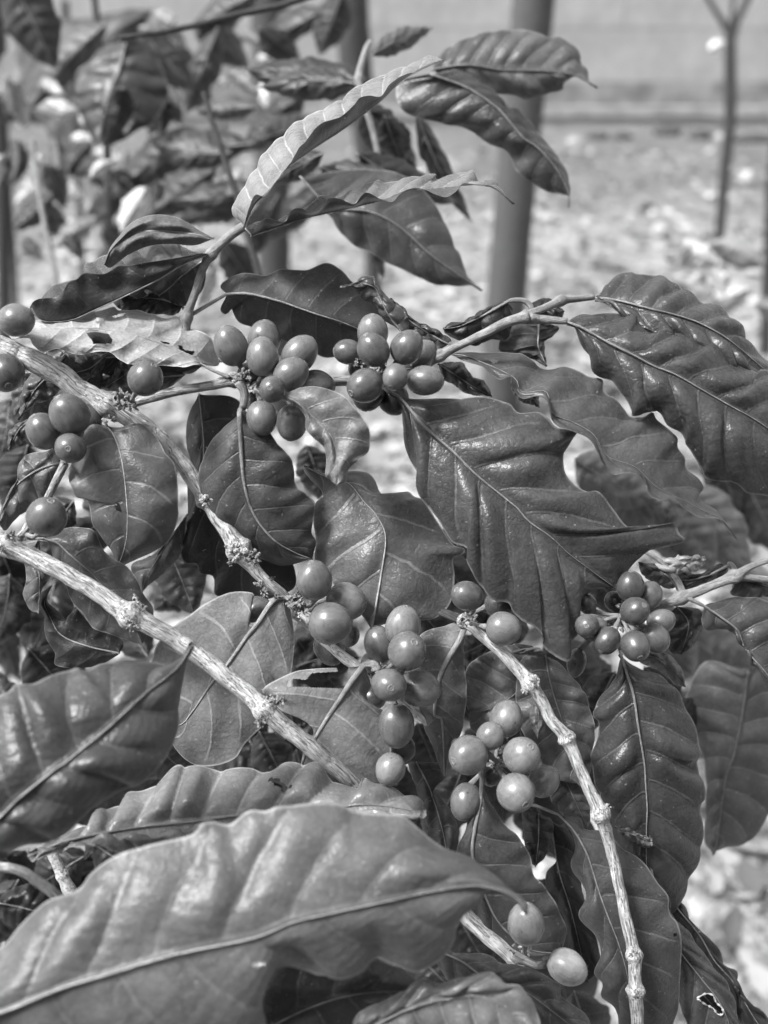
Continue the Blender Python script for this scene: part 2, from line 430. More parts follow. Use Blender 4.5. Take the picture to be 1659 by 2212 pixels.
SCALE = simple('dry_scales', .17, .8, 900, .7, .0004, 1500, .2); PALES = simple('pale_scales', .30, .8, 900, .5, .0004, 1500, .2)
SCAR = simple('scar', .13, .6, 1500, .5, .0001, 3000)
MRB = {False: barkmat('midrib_upper', .21, .85), True: barkmat('midrib_under', .25, .85)}
for _m in MRB.values():
    _b = _m.node_tree.nodes['Principled BSDF']; _b.inputs['Roughness'].default_value = .38; _b.inputs['Specular IOR Level'].default_value = .5
BM = {t: berrymat(t) for t in (.03, .055, .08, .10, .12, .145, .19, .26)}
MRL = barkmat('pale_midrib', .42, .85)
def E_(name, x, y, D, label, cat='branch', group=None): return empty(name, W(x, y, D), label, cat, group)
# ================= main stem crossing from the upper left ==================
B1 = E_('coffee_branch', 0, 752, 425, 'thick pale-barked coffee stem from the left edge to the middle, thinning to green between berries')
st = stem(B1, 425, '-40,735,-12,28 0,752,-10,27 100,795,-8,24 215,868,-4,23 285,905,0,21 340,945,4,19 400,1010,4,18 445,1075,4,18 480,1130,2,18 520,1190,0,20 560,1243,2,13 615,1290,4,12 650,1335,6,11 710,1392,10,11 790,1455,8,12 880,1525,8,11 975,1600,8,10 1040,1650,8,10', [BARK], .09,
          [(235, 870, .35, 14), (447, 1078, .55, 12), (517, 1190, .55, 16), (640, 1318, .5, 14), (815, 1460, .35, 14), (1055, 1650, .5, 12)], seed=2)
scales(st, 410, 262, 862, 26, 26, SCALE, 1, spread=.8); scales(st, 408, 285, 878, 12, 12, SCALE, 2); scales(st, 410, 238, 905, 14, 12, SCALE, 8)
scales(st, 412, 446, 1082, 15, 22, PALES, 3); scales(st, 408, 512, 1190, 24, 40, PALES, 4); scales(st, 407, 548, 1206, 16, 26, SCALE, 5); scales(st, 410, 500, 1215, 10, 12, SCALE, 7)
scales(st, 415, 640, 1300, 22, 34, SCALE, 6); scales(st, 412, 652, 1330, 14, 18, PALES, 6)
scales(st, 415, 590, 1250, 9, 12, SCALE, 11); scales(st, 418, 600, 1288, 10, 12, SCALE, 12)
scales(st, 415, 822, 1440, 13, 16, SCALE, 13); scales(st, 416, 1075, 1650, 18, 24, PALES, 14)
# stalk ends
for (x, y) in ((560, 1262), (570, 1280)): scales(st, 424, x, y, 12, 12, PALES, x)
leaf(B1, 412, '@01 700,1120 750,1200 790,1320 815,1480 830,1659 @02 832,60 825,200 790,330 720,460',
     '@01 660,1110 570,1080 530,1130 490,1200 470,1290 465,1370 445,1420 460,1520 500,1590 570,1600 @02 600,100 640,160 680,220 735,300 745,380',
     '@01 780,1132 850,1112 930,1108 1000,1170 1050,1240 1080,1300 1140,1370 1160,1500 1165,1659 @02 1165,50 1140,140 1090,230 1000,290 900,335 810,380',
     mb=True, tone=.085, nv=5, amp=.25, vein=1.3, rough=.42, arch=3, ea=5, eb=6, holes=['@01 752,1635 775,1628 795,1650 788,1685 770,1680'], dm=(4, -4, 6), pet='@01 670,1075', net=.5, slant=.2,
     label='smooth oval leaf hanging below the thick stem with a small round hole')
leaf(B1, 418, '@12 215,585 150,590 100,640 20,760 @02 1600,860 1480,1030 1380,1150 1250,1340 1170,1420 @F 340,1560',
     '@02 1655,790 1595,792 1574,730 1602,690 1588,640 1655,585 1640,552 1500,553 1350,620 1250,692 1150,760 1035,880 985,1000 930,1100 @F 300,1480 310,1530',
     '@12 225,620 250,740 263,870 245,1060 200,1200 @F 612,1490 588,1545 530,1605 505,1640 450,1655 400,1640',
     tone=.17, nv=6, amp=.35, vein=.9, rough=.48, under=True, arch=2, ea=3, eb=4, dm=(2, 0, 10), pet='@12 275,640 262,600', mr=7, slant=.16,
     label='broad pale leaf seen from below with a bitten top edge')
leaf(B1, 408, '@12 720,1025 640,1130 560,1250 480,1370 400,1500 @F 655,1640 640,1725',
     '@12 690,1035 610,1045 400,1050 240,1080 60,1180 110,1250 200,1335 300,1325 430,1320 482,1345 400,1480 @F 660,1600',
     '@12 740,1085 762,1165 735,1230 790,1295 850,1330 885,1450 895,1600 @F 835,1680 760,1730',
     tone=.15, nv=5, amp=.3, vein=.8, rough=.45, under=True, arch=2, ea=4, eb=5, pet='@12 800,1060 790,1030 760,1018', mr=8, nu=180, ns=34, dm=(0, 0, -2),
     holes=['@12 541,1035 610,1028 640,1100 618,1150 600,1178 480,1176 350,1170 215,1168 213,1130 262,1113 340,1122 380,1080 545,1070'],
     label='torn leaf with a long bite eaten out beside its midrib')
leaf(B1, 418, '@13 1490,95 1480,250 1440,450 1430,620 1500,850 1600,1050 @23 100,1200 200,1240 330,1250',
     '@13 1450,215 1395,270 1380,450 1325,570 1330,700 1400,900 1500,1150 @23 0,1300 150,1330',
     '@13 1520,200 1590,330 1659,430 @23 70,490 150,620 172,740 230,800 300,900 360,1020 390,1090 380,1150 365,1215',
     tone=.075, nv=7, amp=.7, rough=.33, arch=3, ea=5, eb=5, pet='@F 1040,1650', mr=7.5, dm=(0, 0, 8), label='narrow leaf hanging from the lowest berry cluster')
leaf(B1, 420, '@23 330,345 430,450 520,610 590,830 650,1000 720,1180 780,1390 @F 1375,2212 1385,2300',
     '@23 370,400 430,500 437,580 403,650 420,720 490,820 503,900 463,980 480,1050 570,1130 600,1250 558,1380 612,1450 608,1530 680,1590 712,1659 @F 1345,2265',
     '@23 430,338 480,368 510,430 620,452 700,510 760,570 850,620 920,690 980,790 1050,880 1060,990 1110,1060 1140,1180 1135,1300 1130,1420 1120,1550 1100,1659 @F 1440,2250',
     tone=.075, nv=8, amp=.8, rough=.32, arch=2.5, ea=6, eb=8, pet='@F 1070,1650 @23 100,250 180,285', mr=3.4, dm=(0, -2, 10), holes=['@23 1070,1100 1100,1115 1118,1150 1080,1125'],
     label='long wavy-edged leaf hanging behind the thin arched stem at lower right')
leaf(B1, 440, '@13 1060,0 1150,180 1220,400 1250,540 @F 970,1900', '@13 1180,0 1220,10 1255,100 1200,112 1150,140 1230,240 1300,330 1330,420 1330,560', '@13 1000,0 1050,150 1100,300 1150,480 1190,600',
     tone=.045, nv=6, amp=.4, rough=.5, dm=(0, 0, 0))
n1 = (652, 1310, 420)
berry(B1, 679, 1253, 39, 408, (-.1, -.8, .35), 1.16, .13, n1); berry(B1, 748, 1300, 40, 420, (.8, .15, .4), 1.16, .17, (668, 1320, 428))
berry(B1, 714, 1346, 45, 402, (.9, 0, .12), 1.06, .14, n1); berry(B1, 712, 1400, 33, 440, (.4, .8, .2), 1.2, .06, (660, 1340, 430))
berry(B1, 555, 1322, 33, 432, (-.6, .5, .5), 1.1, .13)
n2 = (825, 1450, 420)
berry(B1, 871, 1352, 39, 412, (.1, -.9, .2), 1.18, .18, n2); berry(B1, 819, 1390, 34, 424, (-.2, -.8, .2), 1.2, .16, n2)
berry(B1, 880, 1406, 42, 396, (.35, -.55, .8), 1.06, .13, n2); berry(B1, 841, 1480, 37, 396, (.1, 0, 1), 1.08, .13, n2)
berry(B1, 908, 1487, 39, 408, (.85, .2, .2), 1.16, .15, n2); berry(B1, 857, 1568, 38, 412, (.1, .9, -.1), 1.3, .13, n2); berry(B1, 866, 1618, 31, 430, (.3, .9, .1), 1.1, .06)
berry(B1, 843, 1662, 33, 396, (-.3, .8, .3), 1.1, .19); berry(B1, 806, 1506, 27, 440, (-.8, .1, .2), 1.1, .06)
n3 = (1070, 1650, 420)
for q_ in ((752, 1372, 26, 432), (850, 1442, 27, 424), (800, 1432, 22, 430), (1150, 1660, 26, 424)): berry(B1, *q_, (.2, .3, .9), 1.1, .10)
berry(B1, 1011, 1631, 42, 400, (-.75, .15, .6), 1.06, .17, n3); berry(B1, 1060, 1589, 30, 404, (.5, -.7, .3), 1.08, .16, (1075, 1645, 415)); berry(B1, 1094, 1552, 37, 418, (.3, -.9, .1), 1.1, .19, n3)
berry(B1, 1128, 1632, 40, 400, (.35, -.6, .65), 1.06, .18, n3); berry(B1, 1175, 1687, 33, 412, (.5, -.6, .3), 1.18, .19, n3)
berry(B1, 1078, 1612, 25, 424, (0, .2, .9), 1.1, .12); berry(B1, 1062, 1672, 25, 426, (-.4, .6, .3), 1.1, .12)
berry(B1, 1115, 1713, 41, 396, (.35, .35, .8), 1.06, .18, n3); berry(B1, 1006, 1732, 33, 420, (-.3, .9, .2), 1.25, .13, n3)
# ================= side branch across the middle ===========================
B2 = E_('coffee_branch', 285, 868, 428, 'slender side branch across the middle with two tight berry clusters and the largest ribbed leaf')
s2 = stem(B2, 426, '283,876,0,10 300,866,0,10 380,846,0,10 450,833,0,10 505,822,0,13 560,822,6,13 640,826,12,13 720,824,14,12 850,818,14,11 910,795,4,9 950,768,0,10', [BARK2], .09, [(505, 822, .4, 12), (850, 820, .5, 14)], seed=5)
s2b = stem(B2, 424, '925,782,2,10 950,768,0,10 1000,742,-3,9 1050,718,-5,10 1100,695,-6,11 1140,682,-6,12', [GREEN], .05, [(950, 768, .5, 12), (1140, 682, .4, 12)], name='shoot', seed=6)
stem(B2, 420, '1135,682,-2,9 1170,668,0,8 1205,652,2,9 1225,648,4,8 1282,642,8,6', [GREEN], .05, [(1212, 650, .5, 9)], name='shoot', seed=7)
stem(B2, 420, '1140,686,-2,14 1165,690,0,10 1200,692,0,8 1225,694,0,7', [GREEN], .04, [], name='shoot', seed=8)
scales(s2, 412, 530, 815, 18, 24, SCALE, 21); scales(s2, 410, 548, 838, 13, 16, SCALE, 22); scales(s2, 416, 778, 785, 13, 20, SCALE, 23); scales(s2, 420, 828, 800, 18, 16, SCALE, 24); scales(s2, 420, 515, 826, 15, 18, PALES, 26)
leaf(B2, 422, '@01 1310,718 1150,632 1000,570 850,522 700,502 550,492 350,490 200,492 @F 22,724',
     '@01 1420,730 1405,620 1350,530 1220,480 1200,430 1150,405 1080,420 970,390 900,372 780,374 740,345 640,375 500,382 420,378 370,420 250,440 120,500',
     '@01 1270,728 1200,740 1040,725 860,720 780,690 730,650 660,638 500,655 380,620 280,640 220,600 190,552 100,558',
     tone=.34, nv=8, amp=.8, vein=.4, rough=.42, under=True, ea=16, eb=-6, arch=3, nu=200, ns=30, dm=(0, 0, -4), pet='@01 1500,805 1400,765', mr=3,
     holes=['@01 553,508 590,500 690,512 735,560 725,585 610,588 595,550', '@01 858,452 950,458 962,472 930,485 890,474', '@01 1048,568 1110,582 1105,592 1060,588', '@01 1165,598 1190,598 1200,625 1275,640 1250,668 1170,628', '@01 620,442 670,445 640,462', '@01 735,400 825,390 805,408 750,412'],
     label='pale lit leaf with ragged holes')  # light falling on this underside is put into its pale base tone
leaf(B2, 418, '@F 517,893 520,950 527,1040 @F 548,1110 590,1165 640,1195 676,1208',
     '@F 505,903 470,935 445,972 428,1020 430,1060 450,1112 500,1172 560,1207 620,1222',
     '@01 1605,1020 @11 0,1080 70,1120 150,1230 240,1330 262,1400 270,1500 340,1570 400,1622 @12 392,60 380,160 405,220 390,320',
     tone=.065, nv=7, amp=.5, vein=1.0, rough=.4, arch=3, ea=10, eb=3, pet='@01 1560,835 1595,900 1590,990', mr=8, dm=(-6, 0, 10), slant=.2, label='dark pointed leaf hanging straight down between two stems')
leaf(B2, 398, '@11 190,925 280,970 370,1050 450,1120 510,1200 540,1300 542,1400 537,1510',
     '@11 250,890 310,870 400,862 480,880 590,930 660,1010 740,1110 760,1200 750,1290 690,1340 620,1410 600,1490',
     '@11 300,1020 330,1060 340,1150 390,1200 450,1260 470,1340 465,1440 500,1480', tone=.16, nv=6, amp=.3, rough=.42, vein=.9, arch=2, ea=2, eb=3, pet='@11 0,880 80,925', label='small curved leaf beside the left berry cluster')
leaf(B2, 416, '@11 885,905 950,935 1050,1050 1150,1160 1300,1290 1450,1440 1659,1610 @22 60,0 140,90 280,190 400,300 560,420 705,525',
     '@11 1000,930 1200,935 1500,935 1659,960 @21 60,1020 100,1030 200,1020 280,1070 330,1130 450,1150 420,1210 370,1330 370,1420 420,1490 500,1530 600,1550 690,1659 @22 770,100 850,125 980,120 1080,95 1115,110 1130,170 1165,215 1060,260 940,290 880,340 820,390',
     '@11 910,960 945,1010 955,1130 970,1230 1010,1340 1050,1430 1060,1520 1100,1620 @12 1190,70 1240,150 1290,230 1375,265 1385,340 1420,410 1480,520 1560,600 1659,622 @22 20,680 80,740 170,780 220,830 225,900 280,960 390,1005 412,950 400,900 470,830 462,720 500,600 600,550',
     tone=.07, nv=9, amp=1.7, rough=.3, vein=1.0, arch=3.5, ea=8, eb=5, nu=170, ns=30, dm=(4, -8, 6), slant=.1, mr=5, pet='@11 860,870', net=1.2,
     label='largest ribbed leaf, deep corrugations on both sides of a straight midrib')
leaf(B2, 430, '@11 1280,655 1400,672 @21 30,800 90,900 250,900 290,1040 430,1100 560,1180 650,1320 830,1390 970,1520 1150,1610 @22 1280,20 1400,80 1505,210',
     '@11 1330,640 1500,640 @21 50,642 100,650 165,692 210,740 290,750 370,735 450,760 540,800 620,820 630,900 700,940 760,1010 800,1060 880,1060 945,1035 970,1080 1060,1150 1110,1200 1112,1260 1160,1330 1170,1400 1250,1470 1282,1530 1250,1600 @22 1380,30',
     '@11 1380,700 1500,740 1600,815 @21 20,800 42,880 100,942 200,925 262,970 290,1090 350,1132 440,1162 540,1212 590,1300 622,1370 680,1432 760,1432 850,1440 900,1500 922,1570 990,1600 1090,1602 1150,1655 @22 1250,58 1370,65 1430,130',
     tone=.075, nv=10, amp=.6, rough=.38, vein=.7, arch=0, ea=14, eb=-6, nu=170, ns=22, dm=(0, -16, 0), pet='@11 1200,680', mr=1.5, holes=['@11 1540,690 1560,680 1590,685 1588,708 1560,715'], label='long wavy leaf with one small dark hole near its base')
leaf(B2, 425, '@21 380,440 500,490 640,570 800,650 950,730 1100,790 1290,900 1450,990 1659,1110 @F 1720,975 1800,1050',
     '@21 420,400 500,377 700,385 840,380 865,430 960,490 1000,455 1080,470 1140,470 1180,530 1260,570 1330,535 1400,570 1480,640 1520,670 1620,770 1659,752 @F 1690,810 1750,880',
     '@21 420,500 460,590 520,680 545,760 590,800 680,850 770,960 800,1060 860,1062 910,1040 990,1050 1050,1120 1130,1170 1150,1240 1190,1290 1250,1400 1290,1470 1400,1490 1500,1510 1560,1560 1659,1580 @F 1720,1090 1790,1080',
     tone=.062, nv=10, amp=1.7, rough=.28, vein=.8, arch=5, ea=14, eb=6, nu=170, ns=28, dm=(0, -6, 14), mr=4, net=1.2, label='broad glossy ribbed leaf running off the right edge')
leaf(B2, 442, '@21 560,285 700,300 900,350 1100,400 1250,450 1400,530 1520,620 1659,740 @F 1710,850',
     '@21 600,240 640,180 790,100 850,120 1000,125 1060,180 1130,200 1250,290 1380,320 1450,380 1520,460 1560,530 1659,650 @F 1700,790',
     '@21 650,330 740,400 830,460 980,500 1080,530 1160,560 1260,620 1400,700 1520,760 1640,840', tone=.062, nv=9, amp=2.0, rough=.28, vein=.8, arch=2, ea=16, eb=-4, nu=120, ns=22, dm=(0, -10, 4), mr=4, label='arched glossy leaf behind the broad one at the right edge')
leaf(B2, 438, '@11 60,280 200,320 400,390 560,440 700,500 860,600'.replace('@11', '@01 1480,262 1600,258 @11'),
     '@01 1440,215 1500,160 1580,128 @11 0,135 80,140 180,100 350,105 470,60 560,100 640,180 760,280 850,440',
     '@01 1440,360 1480,390 1510,345 1560,440 @11 60,500 200,570 330,600 450,672 540,670 640,640 780,640', tone=.06, nv=7, amp=.6, rough=.5, under=True, vein=.7, ea=10, eb=16, dm=(0, -4, 8), arch=0, pet='@F 405,685', mr=3.4, label='dark broad leaf behind the top of the berry clusters')
leaf(B2, 425, '@11 960,505 880,400 820,280 795,225 740,200 650,203 560,215', '@11 1010,500 1010,420 950,340 880,290 800,170 775,136 700,150 650,190', '@11 900,470 840,430 800,340 780,320 720,312 680,270 655,225 610,208',
     tone=.085, nv=6, amp=.7, rough=.35, ea=4, eb=6, mr=2, pet='@F 860,805 870,760')
leaf(B2, 432, '@11 1270,590 1180,540 1080,480 1000,420 940,350 885,290', '@11 1290,550 1200,495 1100,450 1030,410 960,330', '@11 1240,620 1180,640 1110,580 1060,520 1010,520 960,480 920,400', tone=.06, nv=6, amp=.9, rough=.25, ea=2, eb=2, pet='@11 1210,640 1275,600', mr=3)
leaf(B2, 440, '@21 0,310 @11 1500,400 1350,470 1235,490', '@21 -20,305 @11 1500,355 1420,410 1350,440 1280,442', '@21 40,380 @11 1659,560 1550,560 1450,600 1340,570 1250,530', tone=.028, nv=6, amp=.7, rough=.4, ea=4, eb=6, pet='@21 150,400 150,345 110,308 50,300', mr=5)
leaf(B2, 450, '@21 200,440 200,520 200,610 255,735', '@21 60,450 -20,500 -60,620 20,650 120,670', '@21 330,480 290,540 240,560 240,650', tone=.05, nv=5, amp=.5, rough=.5, under=True)
leaf(B2, 450, '@21 140,360 260,350 370,375', '@21 160,315 245,286 310,312', '@21 200,440 300,430 355,420', tone=.03, nv=4, amp=.4)
leaf(B2, 446, '@11 1200,715 1300,780 1420,860 1555,932', '@11 1300,700 1370,712 1400,762 1440,802 1500,822 1540,880', '@11 1230,820 1300,850 1340,885 1420,925', tone=.045, nv=5, amp=.6, rough=.3)
al(B2, 450, (1110, 800), (1165, 880), 30, 26, tone=.04)
n4 = (545, 828, 425)
berry(B2, 499, 747, 37, 412, (-.35, -.85, .45), 1.24, .14, n4); berry(B2, 571, 730, 36, 428, (.1, -.9, .2), 1.1, .13, n4); berry(B2, 567, 770, 36, 408, (0, -.9, .1), 1.2, .15, n4)
berry(B2, 648, 764, 36, 420, (.6, -.7, 0), 1.25, .16, n4); berry(B2, 628, 809, 36, 408, (.7, -.5, .1), 1.18, .14, n4); berry(B2, 588, 841, 29, 398, (-.05, .02, 1), 1.08, .12, n4)
berry(B2, 684, 832, 34, 428, (.9, .1, 0), 1.2, .16, n4); berry(B2, 566, 903, 34, 414, (.1, .85, .2), 1.15, .16, n4); berry(B2, 631, 913, 34, 412, (-.1, .9, .15), 1.2, .10, n4)
for q_ in ((600, 795, 29, 428), (535, 808, 24, 424), (548, 868, 22, 428)): berry(B2, *q_, (.2, .3, .9), 1.1, .11)
n5 = (838, 800, 424)
for q_ in ((776, 798, 24, 430), (876, 795, 27, 428)): berry(B2, *q_, (.2, .3, .9), 1.1, .08)
berry(B2, 805, 716, 34, 422, (0, -.8, .45), 1.15, .15, n5); berry(B2, 750, 760, 27, 420, (-.9, -.1, .1), 1.15, .11, (775, 785, 422)); berry(B2, 806, 755, 35, 406, (-.4, -.7, .5), 1.14, .12, n5)
berry(B2, 879, 750, 35, 408, (.5, -.7, .4), 1.14, .11, n5); berry(B2, 913, 765, 30, 424, (.6, -.6, 0), 1.15, .14, n5); berry(B2, 788, 833, 38, 404, (-.7, .45, .5), 1.1, .11, n5)
berry(B2, 854, 815, 28, 396, (-.3, .75, .55), 1.12, .13, n5); berry(B2, 919, 822, 34, 406, (.9, .05, .35), 1.22, .14, n5); berry(B2, 795, 852, 34, 424, (-.2, .9, .1), 1.1, .03, n5); berry(B2, 850, 862, 33, 430, (.3, .9, .1), 1.1, .03)
# ================= upright shoot ===========================================
B3 = E_('coffee_branch', 402, 705, 435, 'upright green shoot at upper left whose top leaves arch to the right')
s3 = stem(B3, 432, '403,745,6,9 402,690,4,10 415,650,2,9 440,575,0,9 460,545,0,10 495,510,-2,10 527,488,-2,10', [GREEN], .05, [(404, 685, .5, 12), (455, 550, .35, 12)], seed=9)
leaf(B3, 425, '@F 525,492 549,442 @10 100,1240 210,1100 330,1010 450,930 560,860 720,745 850,640 950,540 1100,440 1250,385',
     '@F 521,484 504,470 497,447 508,427 528,395 548,368 @10 60,990 180,880 330,760 560,650 720,530 1050,400 1140,350',
     '@F 548,425 @10 70,1280 150,1180 240,1060 300,960 340,920 400,840 450,800 560,765 640,700 690,640 750,625 830,628 880,560 940,510 1010,480 1080,465',
     bside=(.075, .05), tone=.22, nv=13, amp=1.3, rough=.3, vein=1.1, ea=26, eb=-9, arch=0, dm=(0, -4, 30), nu=170, ns=20, mr=3, slant=.07, rip=.6, label='upright folded leaf arching over to the right, its ribs catching the light')
leaf(B3, 424, '@F 530,493 545,508 @10 0,1532 300,1434 530,1380 820,1312 1000,1245 1250,1225 1480,1205 1600,1240 @20 45,1330',
     '@10 20,1440 120,1450 200,1400 280,1385 400,1300 450,1275 560,1280 620,1230 700,1220 800,1170 860,1195 1000,1150 1180,1138 1200,1160 1400,1105 1440,1112 1480,1185 1580,1178 1655,1270',
     '@10 0,1490 80,1425 200,1450 240,1380 300,1358 370,1390 430,1370 480,1300 560,1298 650,1335 700,1280 740,1258 830,1300 910,1316 960,1260 1040,1230 1120,1240 1230,1287 1310,1260 1370,1200 1480,1212 1560,1218 1650,1290',
     bside=(.09, .1), tone=.17, nv=13, amp=1.2, rough=.28, vein=.9, ea=12, eb=-7, arch=0, dm=(0, -2, -2), nu=190, ns=16, mr=3, slant=.07, rip=.4, label='narrow leaf with crimped wavy edges pointing right')
leaf(B3, 432, '@F 463,515 400,503 340,498 285,505 245,535 225,572', '@F 430,497 395,475 355,464 315,467 283,482 262,505 238,535', '@F 420,530 370,527 320,532 275,552 240,578', tone=.13, nv=7, amp=.04, rough=.5, under=True, vein=.3, ea=2, eb=4, arch=3, mr=3)
leaf(B3, 428, '@F 450,548 400,568 340,605 270,640 200,672 150,692 90,692 66,662',
     '@F 430,543 395,531 385,517 345,510 310,525 265,530 240,545 205,560 @01 560,60 530,150 430,172 350,192 300,250 250,290 205,325',
     '@F 430,548 @01 1200,18 1000,50 850,72 770,80 680,130 560,122 500,165 450,182 380,275 260,292 215,315', bside=(.04, .1), tone=.07, nv=9, amp=1.2, rough=.28, vein=.6, ea=22, eb=-4, arch=0, nu=120, ns=16, dm=(0, -4, -4), mr=3.4, label='long dark leaf with crimped edges pointing left over the bright ground')
leaf(B3, 455, '@F 442,560 390,600 340,640 255,665', '@F 400,545 330,560 270,600 240,640', '@F 440,620 400,660 330,680', tone=.06, nv=6, amp=.5, rough=.5, under=True, vein=.6)
leaf(B3, 448, '@01 1195,345 1100,310 1000,290 900,290 780,280', '@01 1080,290 990,240 945,238 930,310 860,270 800,255', '@01 1150,400 1050,400 960,390 860,390 790,370', tone=.04, nv=5, amp=.8, rough=.3, pet='@F 402,685', mr=3)
# ================= pale stem, lower left ===================================
B4 = E_('coffee_branch', -20, 1160, 395, 'pale straight stem slanting from the left edge down under the big blurred leaf')
s4 = stem(B4, 398, '-40,1150,0,22 0,1172,0,22 60,1200,0,20 150,1245,0,19 230,1293,0,19 285,1330,0,22 360,1370,0,19 430,1415,0,19 500,1470,0,19 570,1530,0,20 640,1590,2,19 700,1640,6,18 770,1700,14,17 860,1800,24,17 950,1905,26,16 1020,1990,24,17 1075,2040,22,16 1115,2075,22,12', [BARK], .07,
          [(20, 1165, .35, 16), (285, 1328, .5, 16), (575, 1525, .5, 15), (1110, 2070, .3, 14)], seed=12)
scales(s4, 388, 292, 1300, 15, 22, PALES, 31); scales(s4, 388, 283, 1353, 17, 26, SCALE, 32); scales(s4, 386, 308, 1312, 11, 12, SCALE, 33); scales(s4, 388, 603, 1516, 17, 26, SCALE, 34); scales(s4, 388, 567, 1558, 15, 24, SCALE, 35); scales(s4, 388, 580, 1512, 13, 14, PALES, 36)
scales(s4, 392, 20, 1158, 14, 20, SCALE, 37); scales(s4, 392, 45, 1160, 10, 12, SCALE, 38); scales(s4, 392, 5, 1182, 11, 14, SCALE, 39)
stem(B4, 402, '40,1165,0,9 55,1145,4,8 70,1120,6,8 100,1080,8,8 125,1030,8,9 140,1000,8,9', [BARK2], .08, [], name='twig', seed=13)
n6 = (140, 1000, 405)
for q_ in ((300, 728, 480, 782, 36, 36, .03), (440, 790, 90, 745, 50, 50, .03), (260, 770, 60, 790, 40, 40, .04), (400, 810, 190, 830, 34, 34, .05), (220, 790, 110, 900, 40, 40, .05), (100, 760, 30, 900, 36, 36, .05)):
    al(B4, 452, q_[:2], q_[2:4], q_[4], q_[5], tone=q_[6], amp=.5, dz=6)
berry(B4, 36, 692, 36, 402, (.85, .1, .3), 1.12, .13); berry(B4, 13, 806, 40, 410, (.3, .6, .5), 1.1, .09)
berry(B4, 314, 817, 38, 398, (.55, -.6, .45), 1.06, .12, (283, 868, 412))
berry(B4, 150, 895, 43, 402, (-.4, -.75, .5), 1.1, .12, n6); berry(B4, 95, 931, 38, 410, (-.45, -.75, .4), 1.1, .11, n6); berry(B4, 152, 968, 33, 398, (.15, .1, .9), 1.08, .12, n6)
berry(B4, 190, 905, 30, 420, (.5, .6, .2), 1.1, .09)
berry(B4, 101, 1116, 42, 390, (.4, -.8, .5), 1.06, .11, (58, 1155, 400))
leaf(B4, 408, '@02 290,200 380,235 450,300 600,430 680,520 770,620 850,720 930,890', '@02 330,170 450,125 560,130 620,160 700,300 850,400 950,580 1000,650 1000,720 970,820', '@02 330,260 350,360 430,500 460,600 540,690 600,780 700,820 820,860 890,890',
     tone=.075, nv=6, amp=.4, rough=.42, vein=.8, ea=5, eb=6, pet='@F 60,1155 @02 190,200', mr=3, label='grey leaf crossed by the pale stem')
leaf(B4, 425, '@02 780,950 560,900 400,830 330,720 290,620 335,510', '@02 800,860 620,790 540,700 490,640 480,700 430,725 370,670 310,620 312,550', '@02 700,1000 560,1045 370,1030 365,950 300,850 290,720 250,630 270,560', tone=.035, nv=5, amp=.4, rough=.5, vein=.3, under=True, label='very dark curled leaf with a notch eaten out of it')
leaf(B4, 420, '@02 250,210 250,350 260,500 255,690', '@02 150,260 170,450 150,560 190,660', '@02 330,240 350,400 300,500 260,560', tone=.085, nv=5, amp=.3, rough=.45)
leaf(B4, 415, '@01 400,1360 250,1410 120,1500 40,1620 @02 -20,100', '@01 370,1270 280,1290 200,1300 150,1330 118,1400 110,1470 50,1560 10,1659', '@01 440,1400 380,1500 300,1600 @02 120,60 40,150', tone=.085, nv=5, amp=.5, rough=.38, vein=1.1, pet='@F 140,1000', mr=4)
leaf(B4, 445, '@02 1225,40 1080,250 960,450 925,560', '@02 1140,150 1000,300 860,370 890,500', '@02 1215,120 1180,300 1100,400 980,500', tone=.08, nv=5, amp=.3, rough=.5)
leaf(B4, 440, '@01 430,660 330,780 220,900 120,1085', '@01 350,680 220,770 150,850 122,1000', '@01 490,720 420,850 330,950 200,1000', tone=.06, nv=6, amp=.8, rough=.3)
leaf(B4, 446, '@01 700,650 600,740 480,780 360,820', '@01 600,640 450,640 380,680 340,750', '@01 690,720 620,800 500,850 400,850', tone=.06, nv=5, amp=.9, rough=.28)
leaf(B4, 448, '@01 880,740 800,800 690,870', '@01 790,690 740,780 700,820', '@01 900,830 800,880 720,900', tone=.05, nv=4, amp=.5)
leaf(B4, 445, '@01 220,1080 130,1140 50,1290', '@01 160,1080 90,1120 50,1190', '@01 230,1120 150,1230 90,1270', tone=.06, nv=4, amp=.8, rough=.3)
# lower twig with two pale berries
n7 = (1125, 2065, 415)
scales(s4, 404, 1135, 2050, 16, 20, PALES, 41); scales(s4, 404, 1105, 2050, 11, 12, SCALE, 42)
stem(B4, 404, '1110,2065,6,11 1135,2075,4,9 1160,2085,2,8 1178,2083,0,8', [GREEN], .15, [], name='twig', seed=14); scales(s4, 400, 1180, 2080, 9, 10, PALES, 43)
berry(B4, 1136, 1995, 39, 392, (0, -.95, .3), 1.28, .22, (1133, 2058, 398)); berry(B4, 1226, 2089, 37, 396, (.85, .35, .3), 1.2, .31, (1180, 2080, 400))
